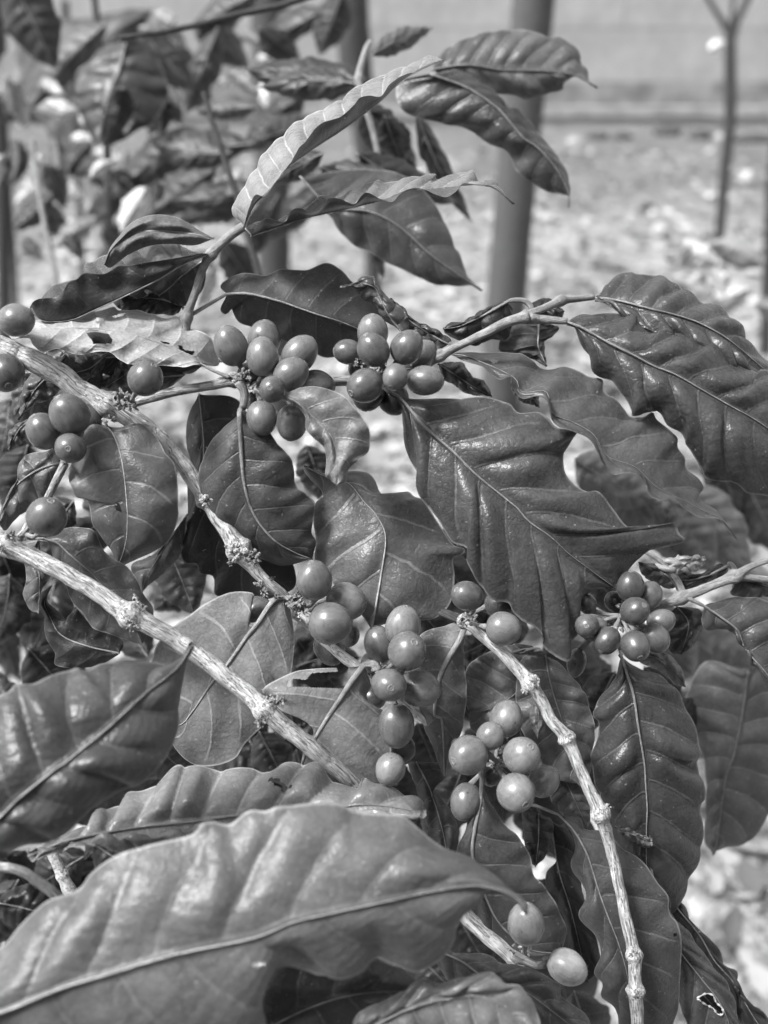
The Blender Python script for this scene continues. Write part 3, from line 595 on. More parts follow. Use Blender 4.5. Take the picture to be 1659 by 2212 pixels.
# ================= arched stem, lower right ================================
B5 = E_('coffee_branch', 1000, 1335, 425, 'thin pale stem arching from the centre down to the lower right corner')
s5 = stem(B5, 412, '1000,1341,6,13 1014,1347,3,13 1060,1392,0,11 1100,1425,-2,13 1140,1472,-4,14 1165,1505,-4,13 1195,1560,-4,13 1225,1595,-4,14 1245,1640,-4,13 1265,1690,-4,13 1295,1750,-4,15 1310,1800,-2,13 1328,1870,0,12 1345,1950,0,12 1362,2030,0,13 1370,2070,0,14 1372,2110,0,13 1374,2150,0,15 1378,2212,0,13 1382,2300,0,13', [BARK], .09,
          [(1145, 1478, .6, 13), (1225, 1595, .5, 10), (1300, 1755, .6, 12), (1368, 2062, .4, 9), (1372, 2140, .45, 10), (1005, 1340, .35, 12)], seed=15)
stem(B5, 430, '800,1300,24,9 880,1305,14,9 950,1322,4,10 1010,1344,-6,9', [DARKBARK], .1, [], name='twig', seed=16)
scales(s5, 404, 1003, 1342, 16, 22, SCALE, 59)
scales(s5, 402, 1155, 1470, 14, 22, PALES, 51); scales(s5, 400, 1135, 1490, 11, 14, PALES, 52); scales(s5, 402, 1232, 1590, 9, 12, PALES, 53); scales(s5, 402, 1310, 1745, 11, 14, PALES, 54); scales(s5, 402, 1290, 1775, 8, 12, SCALE, 55)
scales(s5, 402, 1366, 2060, 11, 14, SCALE, 56); scales(s5, 402, 1378, 2148, 11, 14, SCALE, 57); scales(s5, 410, 1022, 1335, 13, 14, SCALE, 58)
leaf(B5, 426, '@12 1395,710 1350,850 1260,1000 1200,1150 1180,1350 @F 955,1560 960,1680', '@12 1340,742 1250,770 1110,812 1050,900 1050,1100 1080,1300 1120,1450 @F 930,1600', '@12 1374,800 1372,1000 1388,1200 1370,1400 1340,1500 1280,1620', tone=.11, nv=7, amp=.4, rough=.42, vein=.7, under=True, pet='@F 1012,1335', mr=8, dm=(0, 0, 10), label='smooth leaf hanging between two berry clusters')
al(B5, 440, (1205, 1650), (1270, 1790), 45, 40, tone=.10, amp=.5)
leaf(B5, 430, '@F 1178,1415 1190,1480 1215,1560 1240,1640 1258,1700', '@22 330,1000 420,1100 500,1200 545,1330 572,1440 560,1560 @F 1275,1680', '@22 120,960 60,1050 50,1200 60,1400 180,1600 @F 1200,1680', tone=.10, nv=7, amp=.9, rough=.35, label='mid grey leaf behind the arched stem')
leaf(B5, 440, '@F 1160,1400 1120,1490 1060,1530 1010,1540', '@F 1110,1390 1050,1410 1010,1440 1000,1490', '@F 1160,1480 1130,1560 1070,1600 1020,1580', tone=.10, nv=6, amp=.9, rough=.4)
leaf(B5, 418, '@22 180,1240 195,1300 200,1400 195,1510', '@22 160,1300 142,1350 150,1420 175,1470', '@22 215,1290 265,1350 240,1420 205,1480', tone=.11, nv=4, amp=.1, rough=.4, nu=40, ns=6, mr=1.3, label='tiny new leaf hanging from a node of the arched stem')
leaf(B5, 425, '@22 230,930 150,930 20,945', '@22 200,910 120,915 50,925', '@22 230,965 150,960 60,960', tone=.12, nv=4, amp=.2, rough=.4, nu=40, ns=6, mr=1.5)
berry(B5, 1008, 1287, 33, 410, (-.5, -.3, .5), 1.14, .12, (1008, 1335, 424)); berry(B5, 1088, 1358, 35, 406, (.9, .1, .1), 1.12, .17, (1035, 1350, 418)); berry(B5, 1082, 1303, 30, 430, (.8, -.2, .1), 1.2, .07, (1020, 1330, 428))
# ================= right-hand branch =======================================
B6 = E_('coffee_branch', 1335, 1335, 430, 'branch entering at the right edge with a cluster of small dark shiny berries')
s6 = stem(B6, 436, '1250,1345,6,8 1300,1345,4,9 1345,1338,2,9 1420,1310,0,9 1470,1292,-2,12 1530,1268,-2,10 1585,1245,-2,11 1625,1222,0,7 1680,1205,0,6', [GREEN], .05, [(1470, 1292, .4, 12), (1585, 1245, .5, 11)], seed=18)
stem(B6, 434, '1585,1245,0,9 1620,1248,2,8 1680,1255,4,8', [GREEN], .05, [], name='shoot', seed=19)
stem(B6, 434, '1478,1290,0,9 1460,1250,2,7 1430,1215,4,5 1390,1190,6,4', [GREEN], .05, [], name='shoot', seed=20)
scales(s6, 428, 1335, 1345, 18, 16, SCALE, 61); scales(s6, 430, 1350, 1310, 16, 12, SCALE, 62)
leaf(B6, 432, '@22 735,945 770,1060 820,1220 850,1420 890,1659 @23 900,150 910,300 905,450 905,680 @F 1400,1900 1415,1985',
     '@22 800,1000 900,1050 1000,1090 1100,1180 1170,1300 1230,1420 1270,1600 @23 1230,0 1280,120 1290,240 1270,300 1285,450 1260,620 1200,750 1160,880 @F 1450,1985',
     '@22 715,1000 700,1080 640,1170 560,1300 558,1360 592,1400 570,1520 530,1640 @23 560,100 600,250 650,380 700,560 800,700 900,850 930,950', tone=.055, nv=9, amp=1.4, rough=.3, vein=1.2, ea=10, eb=8, arch=5, nu=130, ns=22, dm=(-4, -6, 12), mr=4.5, pet='@F 1338,1380',
     label='large dark glossy leaf hanging under the shiny berry cluster')
leaf(B6, 432, '@22 1280,640 1400,720 1500,800 1540,900 1600,980 @F 1660,1460 1710,1530', '@22 1300,620 1400,600 1490,575 1560,580 1659,590 @F 1700,1330 1730,1420', '@22 1260,740 1300,800 1430,800 1500,860 1560,920 1580,1030 1620,1060 @F 1670,1510', tone=.07, nv=7, amp=1.0, rough=.34, ea=6, eb=4, pet='@22 1160,590 1200,600', mr=4, label='leaf turning down off the right edge below the branch')
leaf(B6, 440, '@22 1480,475 1570,480 1659,500 @F 1720,1290', '@22 1560,455 1640,465 @F 1690,1260', '@22 1450,560 1540,590 1640,585', tone=.07, nv=6, amp=.6)
leaf(B6, 440, '@22 1440,375 1330,430 1200,470 1095,470', '@22 1400,360 1330,382 1250,428 1120,420', '@22 1440,420 1400,450 1300,490 1200,530 1120,545', tone=.03, nv=5, amp=.5, pet='@22 1475,470 1478,400 1450,362', mr=5)
leaf(B6, 436, '@22 1090,450 1130,390 1210,340 1290,330', '@22 1000,430 950,380 1060,320 1200,303', '@22 1130,430 1240,415 1285,375', tone=.50, nv=5, amp=1.4, rough=.3, vein=.2, label='pale bleached curled leaf')
leaf(B6, 438, '@22 1100,520 1050,450 950,390 850,355', '@22 1075,450 980,375 920,360', '@22 1050,530 930,480 880,440 855,390', tone=.08, nv=5, amp=.5, rough=.35, pet='@F 1478,1290', mr=3)
leaf(B6, 455, '@22 1100,640 1180,760 1130,960', '@22 1250,660 1285,760 1220,900', '@22 1050,700 1030,850 1060,940', tone=.04, nv=5, amp=.5)
leaf(B6, 460, '@22 880,960 1000,1000 1160,1170', '@22 920,930 1060,960 1150,1080', '@22 860,1010 980,1060 1100,1160', tone=.13, nv=5, amp=.5)
leaf(B6, 424, '@23 700,420 800,470 880,500 945,545', '@23 740,410 830,450 940,490', '@23 720,480 790,500 870,560 920,570', tone=.13, nv=4, amp=1.2, rough=.28, nu=50, ns=8, mr=1.5, label='small torn curl of leaf')
n8 = (1340, 1330, 428)
for a in ((1362, 1266, 30, 422, (0, -.9, .2), 1.14, .07), (1402, 1286, 28, 428, (.4, -.8, 0), 1.15, .11), (1372, 1320, 31, 408, (.35, -.4, .7), 1.1, .07), (1428, 1343, 28, 422, (.7, -.4, .1), 1.15, .13),
          (1415, 1379, 30, 414, (.6, .6, .1), 1.14, .11), (1373, 1396, 32, 402, (.1, .55, .7), 1.12, .08), (1312, 1384, 28, 412, (-.5, .6, .35), 1.15, .08), (1284, 1360, 27, 422, (-.6, .3, .4), 1.2, .10), (1268, 1352, 26, 412, (-.2, -.1, .9), 1.1, .10), (1269, 1305, 20, 426, (-.3, -.5, .5), 1.2, .07), (1245, 1432, 20, 440, (-.2, .9, .1), 1.6, .10), (1398, 1350, 24, 430, (.2, .2, .9), 1.1, .06), (1330, 1300, 24, 440, (-.4, -.5, .4), 1.1, .05)):
    berry(B6, a[0], a[1], a[2], a[3], a[4], a[5], a[6], n8)
# ================= leaves whose own branches are out of the picture ========
def lone(x, y, D, label, group=None): return E_('coffee_leaf', x, y, D, label, 'leaf', group)
t = lone(0, 2188, 305, 'huge blurred pale leaf filling the lower left foreground')
leaf(t, 305, '@F -150,2225 0,2188 @03 400,1480 700,1390 1140,1260 1659,1150 @13 250,1050 550,980 870,910 1150,850 1400,812 1500,815 1640,850 @23 90,920 125,1000',
     '@F -140,2140 -60,2075 @03 0,1200 100,1080 280,920 400,870 480,840 580,740 700,650 850,570 1050,520 1250,470 1310,400 1400,380 1500,400 1600,330 1659,312 @13 80,320 200,280 540,270 650,310 850,330 960,340 1050,400 1200,520 1380,600 1500,680 1659,790 @23 60,850 115,920',
     '@F -100,2300 100,2420 350,2400 500,2330 575,2250 @13 85,1600 90,1500 120,1400 200,1335 330,1360 430,1410 550,1425 700,1370 800,1290 880,1330 1030,1390 1120,1370 1250,1280 1320,1180 1350,1070 1450,960 1480,880 1540,842 1640,855 @23 50,910',
     mb=True, tone=.125, nv=9, amp=1.5, rough=.38, vein=.5, ea=14, eb=10, arch=3, dm=(-10, 0, 16), nu=200, ns=34, mr=4.5, slant=.16, holes=['@13 -20,1320 0,1305 60,1312 50,1325 0,1332'])
t = lone(0, 1800, 315, 'blurred ribbed leaf at the left edge with its tip touching the pale stem')
leaf(t, 318, '@F -150,1870 -50,1800 @03 0,360 120,240 370,40 @02 430,1659 700,1440 950,1210 1150,1050 1265,880',
     '@F -170,1750 -100,1620 -30,1520 @02 50,1200 100,1140 220,1150 320,1100 400,1065 500,1035 570,1050 650,1010 750,990 900,1000 1000,1005 1100,1015 1190,960',
     '@F -130,1900 @03 0,660 150,545 330,540 430,480 600,330 750,210 900,160 1050,20 @02 1120,1600 1180,1420 1190,1250 1210,1100 1250,960',
     mb=True, tone=.07, nv=8, amp=1.6, rough=.33, vein=.8, ea=10, eb=8, arch=3, dm=(-6, 0, 30), nu=150, ns=28, mr=4)
t = lone(60, 1850, 372, 'shiny corrugated leaf lying between the pale stem and the huge blurred leaf')
leaf(t, 375, '@F 60,1850 150,1815 280,1790 420,1775 560,1757 700,1747 800,1738 920,1755',
     '@F 110,1805 170,1780 @03 600,380 640,310 700,310 760,260 830,190 930,165 1050,90 1150,15 1220,10 1330,40 1480,30 1600,20 @13 0,20 100,40 220,5 400,0 500,80 600,130 680,150 690,80 742,75 800,130 950,170 1080,210 1135,260 1142,320',
     '@F 150,1835 300,1840 450,1835 600,1800 750,1790 850,1790 905,1775', tone=.22, nv=12, amp=3.0, rough=.24, vein=.5, ea=20, eb=-2, arch=4, nu=190, ns=24, dm=(-20, 0, 4), mr=4, slant=.05, holes=['@13 90,150 120,135 200,142 250,160 245,185 160,175'])
t = lone(950, 2080, 372, 'grey leaf under the two pale berries at the bottom')
leaf(t, 385, '@F 930,2050 @13 1330,1290 1500,1400 @F 1130,2140 1200,2190 1290,2260', '@F 960,2045 @13 1310,1245 1450,1243 1560,1270 1620,1310 @23 110,1330 250,1400 350,1460 350,1530 450,1600 520,1659 @F 1290,2240', '@F 960,2110 1040,2170 1100,2210 1200,2270', tone=.08, nv=7, amp=.9, rough=.33, mr=3.6)
t = lone(880, 2200, 330, 'blurred crinkled leaf with bright highlights at the bottom edge')
leaf(t, 335, '@F 740,2260 860,2190 960,2160 1060,2160 1170,2260', '@F 770,2190 850,2150 920,2110 @13 1200,1440 1400,1385 1580,1375 1640,1450 @F 1130,2130 1165,2190', '@F 900,2290 1000,2320 1100,2300', tone=.15, nv=8, amp=1.5, rough=.28, mr=4)
t = lone(560, 2230, 345, 'dark leaf in the shade under the huge blurred leaf')
leaf(t, 350, '@F 480,2290 620,2200 760,2150 920,2140', '@F 500,2150 @13 200,1300 500,1310 800,1300 1000,1370 1090,1440', '@F 600,2330 760,2300 880,2220', tone=.06, nv=6, amp=1.3, rough=.3, mr=4)
t = lone(1310, 1900, 445, 'leaf at lower right with a ragged pale-rimmed hole')
leaf(t, 436, '@F 1400,1850 @23 1000,950 1100,1200 1250,1400 1400,1600 @F 1590,2260', '@23 960,800 1050,960 1110,1040 1200,1130 1280,1240 1350,1330 1400,1400 1470,1510 1510,1659 @F 1620,2270', '@23 850,800 900,1000 1000,1300 1080,1500 1150,1659 @F 1520,2290', tone=.07, nv=8, amp=1.2, rough=.3, ea=8, eb=6, nu=150, ns=26, mr=4, rim=2,
     holes=['@23 1235,1545 1290,1515 1340,1525 1360,1570 1400,1610 1405,1648 1370,1648 1340,1610 1290,1585'])
t = lone(1330, 1830, 452, 'dark striped leaf behind the one with the ragged hole')
leaf(t, 452, '@23 930,750 1100,950 1250,1130 1350,1300 1480,1450 1600,1659 @F 1700,2300', '@23 950,768 1050,800 1150,920 1220,1060 1350,1190 1420,1320 1505,1370 1520,1500 1600,1590 1655,1620 @F 1690,2240', '@23 900,800 1050,1050 1200,1300 1350,1500 1450,1659', tone=.04, nv=9, amp=1.6, rough=.36, mr=3)
al(t, 470, (1440, 2060), (1600, 2240), 50, 60, tone=.03, amp=.6)
t = lone(1640, 1420, 560, 'big lighter blurred leaf at the right edge behind the dark glossy one')
leaf(t, 560, '@22 1570,1060 1530,1350 1480,1600 @23 1430,80 1400,250 1370,500 1340,610', '@22 1300,1000 1180,1180 1160,1300 1220,1450 1270,1600 @23 1290,250 1270,500 1310,580', '@F 1670,1380 1710,1550 1700,1690 @23 1650,440 1560,540 1450,565', tone=.14, nv=9, amp=1.6, rough=.42, mr=4, ea=8, eb=8)
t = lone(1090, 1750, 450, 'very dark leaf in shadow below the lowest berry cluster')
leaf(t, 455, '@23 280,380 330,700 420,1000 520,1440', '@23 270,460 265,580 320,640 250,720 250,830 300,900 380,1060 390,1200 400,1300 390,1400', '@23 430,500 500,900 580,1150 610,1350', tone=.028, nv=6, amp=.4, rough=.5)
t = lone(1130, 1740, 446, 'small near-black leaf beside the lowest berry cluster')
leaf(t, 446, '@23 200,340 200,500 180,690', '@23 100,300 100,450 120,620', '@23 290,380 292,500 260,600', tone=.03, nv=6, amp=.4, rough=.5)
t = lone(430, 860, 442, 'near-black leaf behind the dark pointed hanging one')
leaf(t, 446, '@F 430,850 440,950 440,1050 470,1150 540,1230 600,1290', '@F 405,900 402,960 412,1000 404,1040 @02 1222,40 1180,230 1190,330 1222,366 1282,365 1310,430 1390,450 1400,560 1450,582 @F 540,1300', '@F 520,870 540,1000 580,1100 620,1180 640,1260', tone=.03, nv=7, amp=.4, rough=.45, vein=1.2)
t = lone(720, 1250, 440, 'large leaf with a kinked pale midrib behind the central berries')
leaf(t, 428, '@12 765,805 800,620 830,440 860,190 800,50 @11 720,1620 620,1500 480,1460 325,1385',
     '@12 700,700 560,540 480,470 410,400 395,320 400,220 390,100 @11 400,1630 440,1600 430,1540 360,1470 320,1420',
     '@12 850,770 1000,740 1180,722 1290,610 1310,450 1305,330 1370,300 1378,262 1310,240 1250,160 1180,60 @11 1130,1640 1110,1600 1050,1580 1010,1545 960,1548 900,1570 830,1560 790,1480 740,1430 620,1413 560,1440 420,1420',
     mb=True, tone=.12, nv=5, amp=.8, rough=.33, vein=1.5, ea=8, eb=6, arch=2, nu=120, ns=24, dm=(0, 0, 12), mr=3.6, pet='@F 795,1390', slant=-.12)
t = lone(70, 2010, 350, 'blurred pale dead stalk at the lower left', )
t.name = 'dead_stalk'; t['category'] = 'stalk'
stem(t, 345, '-20,1870,0,10 40,1880,0,10 90,1910,0,11 130,1940,0,11 180,1965,0,8', [BARK], .06, [], seed=22)
t = lone(120, 1850, 430, 'short bright twig end between two leaves at the lower left'); t.name = 'dead_twig'; t['category'] = 'twig'
q = stem(t, 430, '90,1800,0,11 115,1850,0,12 138,1900,0,12 150,1925,0,15 170,1960,0,13 190,2010,0,12', [PALES], .1, [(135, 1890, .25, 6)], seed=23); scales(q, 424, 140, 1885, 9, 8, SCALE, 71)
# ================= setting ==================================================
def gridsheet(x0, x1, y0, y1, nx, ny, hf):
    xs = np.linspace(x0, x1, nx); ys = y0+(y1-y0)*np.linspace(0, 1, ny)**1.6
    V = [(x, y, hf(x, y)) for y in ys for x in xs]
    F = [[j*nx+i, j*nx+i+1, (j+1)*nx+i+1, (j+1)*nx+i] for j in range(ny-1) for i in range(nx-1)]
    return V, F
def gh(x, y):
    e = min(1, max(0, (8.5-y)/1.0))
    return (.035*noise.noise(Vector((x*1.7, y*1.7, 0)))+.02*noise.noise(Vector((x*7, y*7, 3))))*e
def groundmat():
    m, nt, b = newmat('bright_litter_ground'); tc = N(nt, 'ShaderNodeTexCoord'); oc = tc.outputs['Object']
    a = NZ(nt, oc, 1.6, 4, .6, .5); c = NZ(nt, oc, 14, 6, .7); d = NZ(nt, oc, 60, 4, .65)
    base = MA(nt, 'MULTIPLY', RMP(nt, a, .36, .62, .8, 1.05), RMP(nt, c, .32, .62, .68, 1.12))
    base = MA(nt, 'MULTIPLY', base, RMP(nt, d, .3, .6, .75, 1.08))
    sx = N(nt, 'ShaderNodeSeparateXYZ'); nt.links.new(oc, sx.inputs[0])
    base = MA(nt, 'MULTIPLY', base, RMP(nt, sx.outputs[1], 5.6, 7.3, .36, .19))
    cc = N(nt, 'ShaderNodeCombineColor')
    for i in range(3): nt.links.new(base, cc.inputs[i])
    nt.links.new(cc.outputs[0], b.inputs['Base Color']); b.inputs['Roughness'].default_value = .9
    nt.links.new(BUMP(nt, d, .02, 1, BUMP(nt, c, .05, 1)), b.inputs['Normal']); return m
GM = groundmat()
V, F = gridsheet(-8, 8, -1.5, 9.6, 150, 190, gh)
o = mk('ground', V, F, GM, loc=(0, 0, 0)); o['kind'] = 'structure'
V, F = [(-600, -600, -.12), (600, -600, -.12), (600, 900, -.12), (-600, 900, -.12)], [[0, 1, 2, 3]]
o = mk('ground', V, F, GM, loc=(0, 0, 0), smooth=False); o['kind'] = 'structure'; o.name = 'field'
# leaf litter
V = []; F = []; T = []
rl = random.Random(3)
def litter(x, y, s, t):
    z = gh(x, y)+.004+rl.random()*.02; a = rl.random()*6.28; tl = rl.uniform(-.7, .7); cu = rl.uniform(.1, .5)
    b0 = len(V); w = s*rl.uniform(.3, .5)
    for i, (p, q) in enumerate(((-1, 0), (-.45, -1), (.35, -.85), (1, 0), (.35, .85), (-.45, 1), (0, 0))):
        px, py = p*s, q*w; pz = cu*s*(p*p+.6*q*q)+tl*py
        V.append((x+px*math.cos(a)-py*math.sin(a), y+px*math.sin(a)+py*math.cos(a), z+pz)); T.append(t)
    for i in range(6): F.append([b0+6, b0+i, b0+(i+1) % 6])
for k in range(15000):
    y = .2+8.4*rl.random()**1.25; x = rl.uniform(-1, 1)*(y*.62+.6)
    if y > 6.6 and rl.random() < .4: continue
    c = noise.noise(Vector((x*1.4, y*1.4, 9)))
    t = rl.choice((.2, .25, .3, .34, .4)) if c > -.15 else rl.choice((.10, .13, .17, .21, .26))
    litter(x, y, rl.uniform(.012, .05), t)
m, nt, b = newmat('litter'); at = N(nt, 'ShaderNodeAttribute', attribute_name='rt'); cc = N(nt, 'ShaderNodeCombineColor')
for i in range(3): nt.links.new(at.outputs['Fac'], cc.inputs[i])
nt.links.new(cc.outputs[0], b.inputs['Base Color']); b.inputs['Roughness'].default_value = .85; b.inputs['Specular IOR Level'].default_value = .15
o = mk('leaf_litter', V, F, m, attrs={'rt': T}, loc=(0, 0, 0)); props(o, 'pale dry leaf litter scattered over the bright ground', 'leaf litter', kind='stuff')
# pebbly lumps low at the right
V = []; F = []; T = []
for k in range(2600):
    gx = rl.uniform(1350, 1750); gy = rl.uniform(1500, 2400); p = G(gx, gy); x, y = p.x, p.y; s = rl.uniform(.008, .03); b0 = len(V)
    t = rl.choice((.07, .12, .18, .24, .32)); z = gh(x, y)
    for i in range(5):
        for j in range(7):
            th = math.pi*i/4; q = 6.283*j/7; r = s*(1+.35*rl.uniform(-1, 1)); V.append((x+r*math.sin(th)*math.cos(q), y+r*math.sin(th)*math.sin(q), z+.004+.6*r*math.cos(th))); T.append(t)
    for i in range(4):
        for j in range(7): F.append([b0+i*7+j, b0+(i+1)*7+j, b0+(i+1)*7+(j+1) % 7, b0+i*7+(j+1) % 7])
o = mk('pebbles', V, F, m, attrs={'rt': T}, loc=(0, 0, 0)); props(o, 'crumbly pale clods and pebbles at the lower right', 'pebbles', kind='stuff')
# wall at the far side
YW = G(830, 245).y
t = empty('garden_wall', (0, YW, 0), 'long pale smooth wall of large panels with a low kerb along its foot', 'wall')
def wallmat():
    m, nt, b = newmat('wall_render'); tc = N(nt, 'ShaderNodeTexCoord'); oc = tc.outputs['Object']
    a = NZ(nt, oc, 1.1, 4, .6); c = NZ(nt, oc, 9, 5, .7)
    sp = N(nt, 'ShaderNodeSeparateXYZ'); nt.links.new(oc, sp.inputs[0])
    base = MA(nt, 'MULTIPLY', RMP(nt, a, .3, .7, .84, 1.08), RMP(nt, c, .3, .7, .92, 1.05)); base = MA(nt, 'MULTIPLY', base, .315)
    cc = N(nt, 'ShaderNodeCombineColor')
    for i in range(3): nt.links.new(base, cc.inputs[i])
    nt.links.new(cc.outputs[0], b.inputs['Base Color']); b.inputs['Roughness'].default_value = .8; return m
WM = wallmat()
def box(x0, x1, y0, y1, z0, z1):
    v = [(x, y, z) for z in (z0, z1) for y in (y0, y1) for x in (x0, x1)]
    return v, [[0, 2, 3, 1], [4, 5, 7, 6], [0, 1, 5, 4], [2, 6, 7, 3], [0, 4, 6, 2], [1, 3, 7, 5]]
KERB = simple('kerb_concrete', .25, .85, 6, .3); SHADOWGAP = simple('shaded_wall_foot', .205, .9, 4, .4)  # wall foot coloured darker to stand in for shade under the wall
z = .26
row = 0
while z < 2.6:
    h = .44 if row else .5
    off = .0 if row % 2 else 1.2
    x = -7.2+off
    while x < 7:
        V, F = box(x+.004, x+2.396, YW+.35, YW+.5, z+.004, z+h-.004); mk('wall_panel', V, F, WM, t, smooth=False); x += 2.4
    z += h; row += 1
V, F = box(-8, 8, YW+.37, YW+.49, 0, z); mk('wall_core', V, F, KERB, t, smooth=False)
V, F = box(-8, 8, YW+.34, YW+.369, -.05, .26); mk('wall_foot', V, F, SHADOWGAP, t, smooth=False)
V, F = box(-8, 8, YW+.1, YW+.2, -.05, .05); mk('kerb', V, F, KERB, t, smooth=False)
# posts and saplings --------------------------------------------------------
def pole(name, label, cat, pts, mat, rough=.05, seed=1, n=20, bdepth=None, parts=()):
    """pts: (x, y, r_px) in the picture, first one on the ground; the pole stands in one upright plane"""
    g = G(*pts[0][:2]); D0 = depth(g); yw = g.y
    P3 = []; Rr = []
    for (x, y, r) in pts:
        d = (x-829.5)/FP*RT-(y-1106)/FP*UP+FW; tt = (yw-CAM[1])/d[1]; p = CAM+d*tt; P3.append([*p, r*tt/FP*1.0])
    P3 = np.array(P3)
    seg = np.vstack([P3[i]+(P3[i+1]-P3[i])*q for i in range(len(P3)-1) for q in np.linspace(0, 1, 14, endpoint=False)]+[P3[-1:]])
    r = empty(name, g, label, cat)
    V, F, Bk = tube(seg[:, :3], seg[:, 3], n, rough, seed)
    mk('trunk' if 'tree' in name else 'post', V, F, mat, r, {'bk': Bk}, loc=tuple(g))
    for pp in parts:
        P3 = []
        for (x, y, r_) in pp:
            d = (x-829.5)/FP*RT-(y-1106)/FP*UP+FW; tt = (yw-CAM[1])/d[1]; P3.append([*(CAM+d*tt), r_*tt/FP])
        P3 = np.array(P3); seg = np.vstack([P3[i]+(P3[i+1]-P3[i])*q for i in range(len(P3)-1) for q in np.linspace(0, 1, 8, endpoint=False)]+[P3[-1:]])
        V, F, Bk = tube(seg[:, :3], seg[:, 3], 12, rough, seed); mk('limb', V, F, mat, r, {'bk': Bk}, loc=tuple(P3[0, :3]))
    return r, yw
POST = barkmat('weathered_post', .09, .8); TREE = barkmat('tree_bark', .075, .6)
pole('wooden_post', 'thick smooth grey post standing behind the branches right of centre', 'post', [(1078, 900, 42), (1094, 640, 43), (1120, 330, 44), (1153, 0, 46), (1180, -260, 48)], POST, .03, 2)
pole('wooden_post', 'dark blurred post at the top, left of centre behind the upright shoot', 'post', [(600, 900, 33), (592, 560, 35), (585, 200, 40), (580, -200, 44)], TREE, .08, 4)
pole('wooden_post', 'dark leaning post right of the other dark one at the top', 'post', [(810, 760, 14), (800, 400, 20), (765, 100, 36), (740, -200, 44)], TREE, .1, 6)
pole('young_tree', 'thin bare forked sapling against the pale wall', 'tree', [(1553, 528, 10), (1563, 400, 12), (1577, 260, 13), (1577, 80, 12), (1576, 60, 10)], DARKBARK, .08, 5,
     parts=([(1577, 100, 9), (1590, 50, 8), (1618, -10, 8), (1640, -90, 7)], [(1575, 70, 8), (1550, 30, 6), (1528, -5, 5), (1500, -60, 4)], [(1577, 75, 5), (1582, 20, 5), (1590, -40, 4)]))
pole('young_tree', 'dark trunk cut by the left edge', 'tree', [(12, 760, 16), (8, 600, 15), (4, 380, 16), (-4, 100, 18), (-10, -100, 18)], DARKBARK, .08, 7)
pole('young_tree', 'very thin dark trunk next to the one at the left edge', 'tree', [(38, 700, 7), (30, 560, 7), (20, 430, 7), (8, 200, 6)], DARKBARK, .08, 8)
pole('young_tree', 'thin dark sapling amid the blurred leaves at the upper left', 'tree', [(182, 660, 7), (172, 420, 7), (158, 250, 8), (150, 150, 8), (140, 0, 8)], DARKBARK, .1, 9)
pole('young_tree', 'dark trunk cut by the right edge', 'tree', [(1652, 780, 13), (1658, 600, 12), (1668, 420, 14), (1690, 200, 14)], DARKBARK, .1, 10)
pole('coffee_sapling', 'thin upright stalk among the bright leaves at the upper left', 'tree', [(240, 620, 5), (215, 520, 5), (190, 380, 5)], GREEN, .1, 11)
# pale blossom-like leaf against the wall
g = G(1553, 528); Dq = 4300
t = E_('coffee_leaf', 1548, 100, Dq, 'small round white leaf beside the fork of the bare sapling', 'leaf')
o = al(t, Dq, (1532, 108), (1566, 90), 14, 14, tone=.75, nu=30, ns=5, arch=0, rip=8, ea=20, eb=20)
# dark debris by the wall
def clod(name, label, gx, gy, s, mat, n=1):
    p = G(gx, gy); V = []; F = []
    for i in range(9):
        for j in range(14):
            th = math.pi*i/8; q = 6.283*j/14; d = Vector((math.sin(th)*math.cos(q), math.sin(th)*math.sin(q), math.cos(th)))
            r = 1+.35*noise.noise(d*1.7+Vector((gx, 0, 0)))+.15*noise.noise(d*5)
            V.append((p.x+d.x*s[0]*r, p.y+d.y*s[1]*r, gh(p.x, p.y)+.4*s[2]+d.z*s[2]*r))
    F = [[i*14+j, (i+1)*14+j, (i+1)*14+(j+1) % 14, i*14+(j+1) % 14] for i in range(8) for j in range(14)]
    o = mk(name, V, F, mat, loc=tuple(p)); return o
ROCKD = simple('dark_clod', .05, .9, 20, .4, .01, 30); ROCKL = simple('pale_stone', .32, .8, 20, .2, .01, 30)
props(clod('fallen_log', '', 1635, 308, (.22, .06, .05), ROCKD), 'dark low log on the ground right of the bare sapling', 'log')
for (gx, gy, s, lb) in ((1290, 300, .09, 'dark clod by the kerb nearest to the grey post'), (1345, 300, .08, 'dark clod by the kerb, second from the grey post'), (1440, 292, .12, 'largest dark clod in front of the kerb'), (1510, 300, .10, 'dark clod by the kerb next to the bare sapling')):
    props(clod('soil_clod', '', gx, gy, (s, s*.6, s*.5), ROCKD), lb, 'clod', 'clods along the kerb')
for (gx, gy, s, lb) in ((1182, 480, .05, 'pale stone on the ground close to the right of the grey post'), (1272, 485, .035, 'small round white stone right of the grey post'), (1425, 508, .05, 'white stone halfway between the grey post and the sapling'), (1555, 300, .05, 'grey stone at the foot of the kerb behind the sapling'), (1240, 312, .07, 'flat pale stone near the kerb'), (1610, 395, .05, 'round stone on the ground right of the bare sapling')):
    props(clod('stone', '', gx, gy, (s, s, s*.6), ROCKL), lb, 'stone', 'stones on the ground')
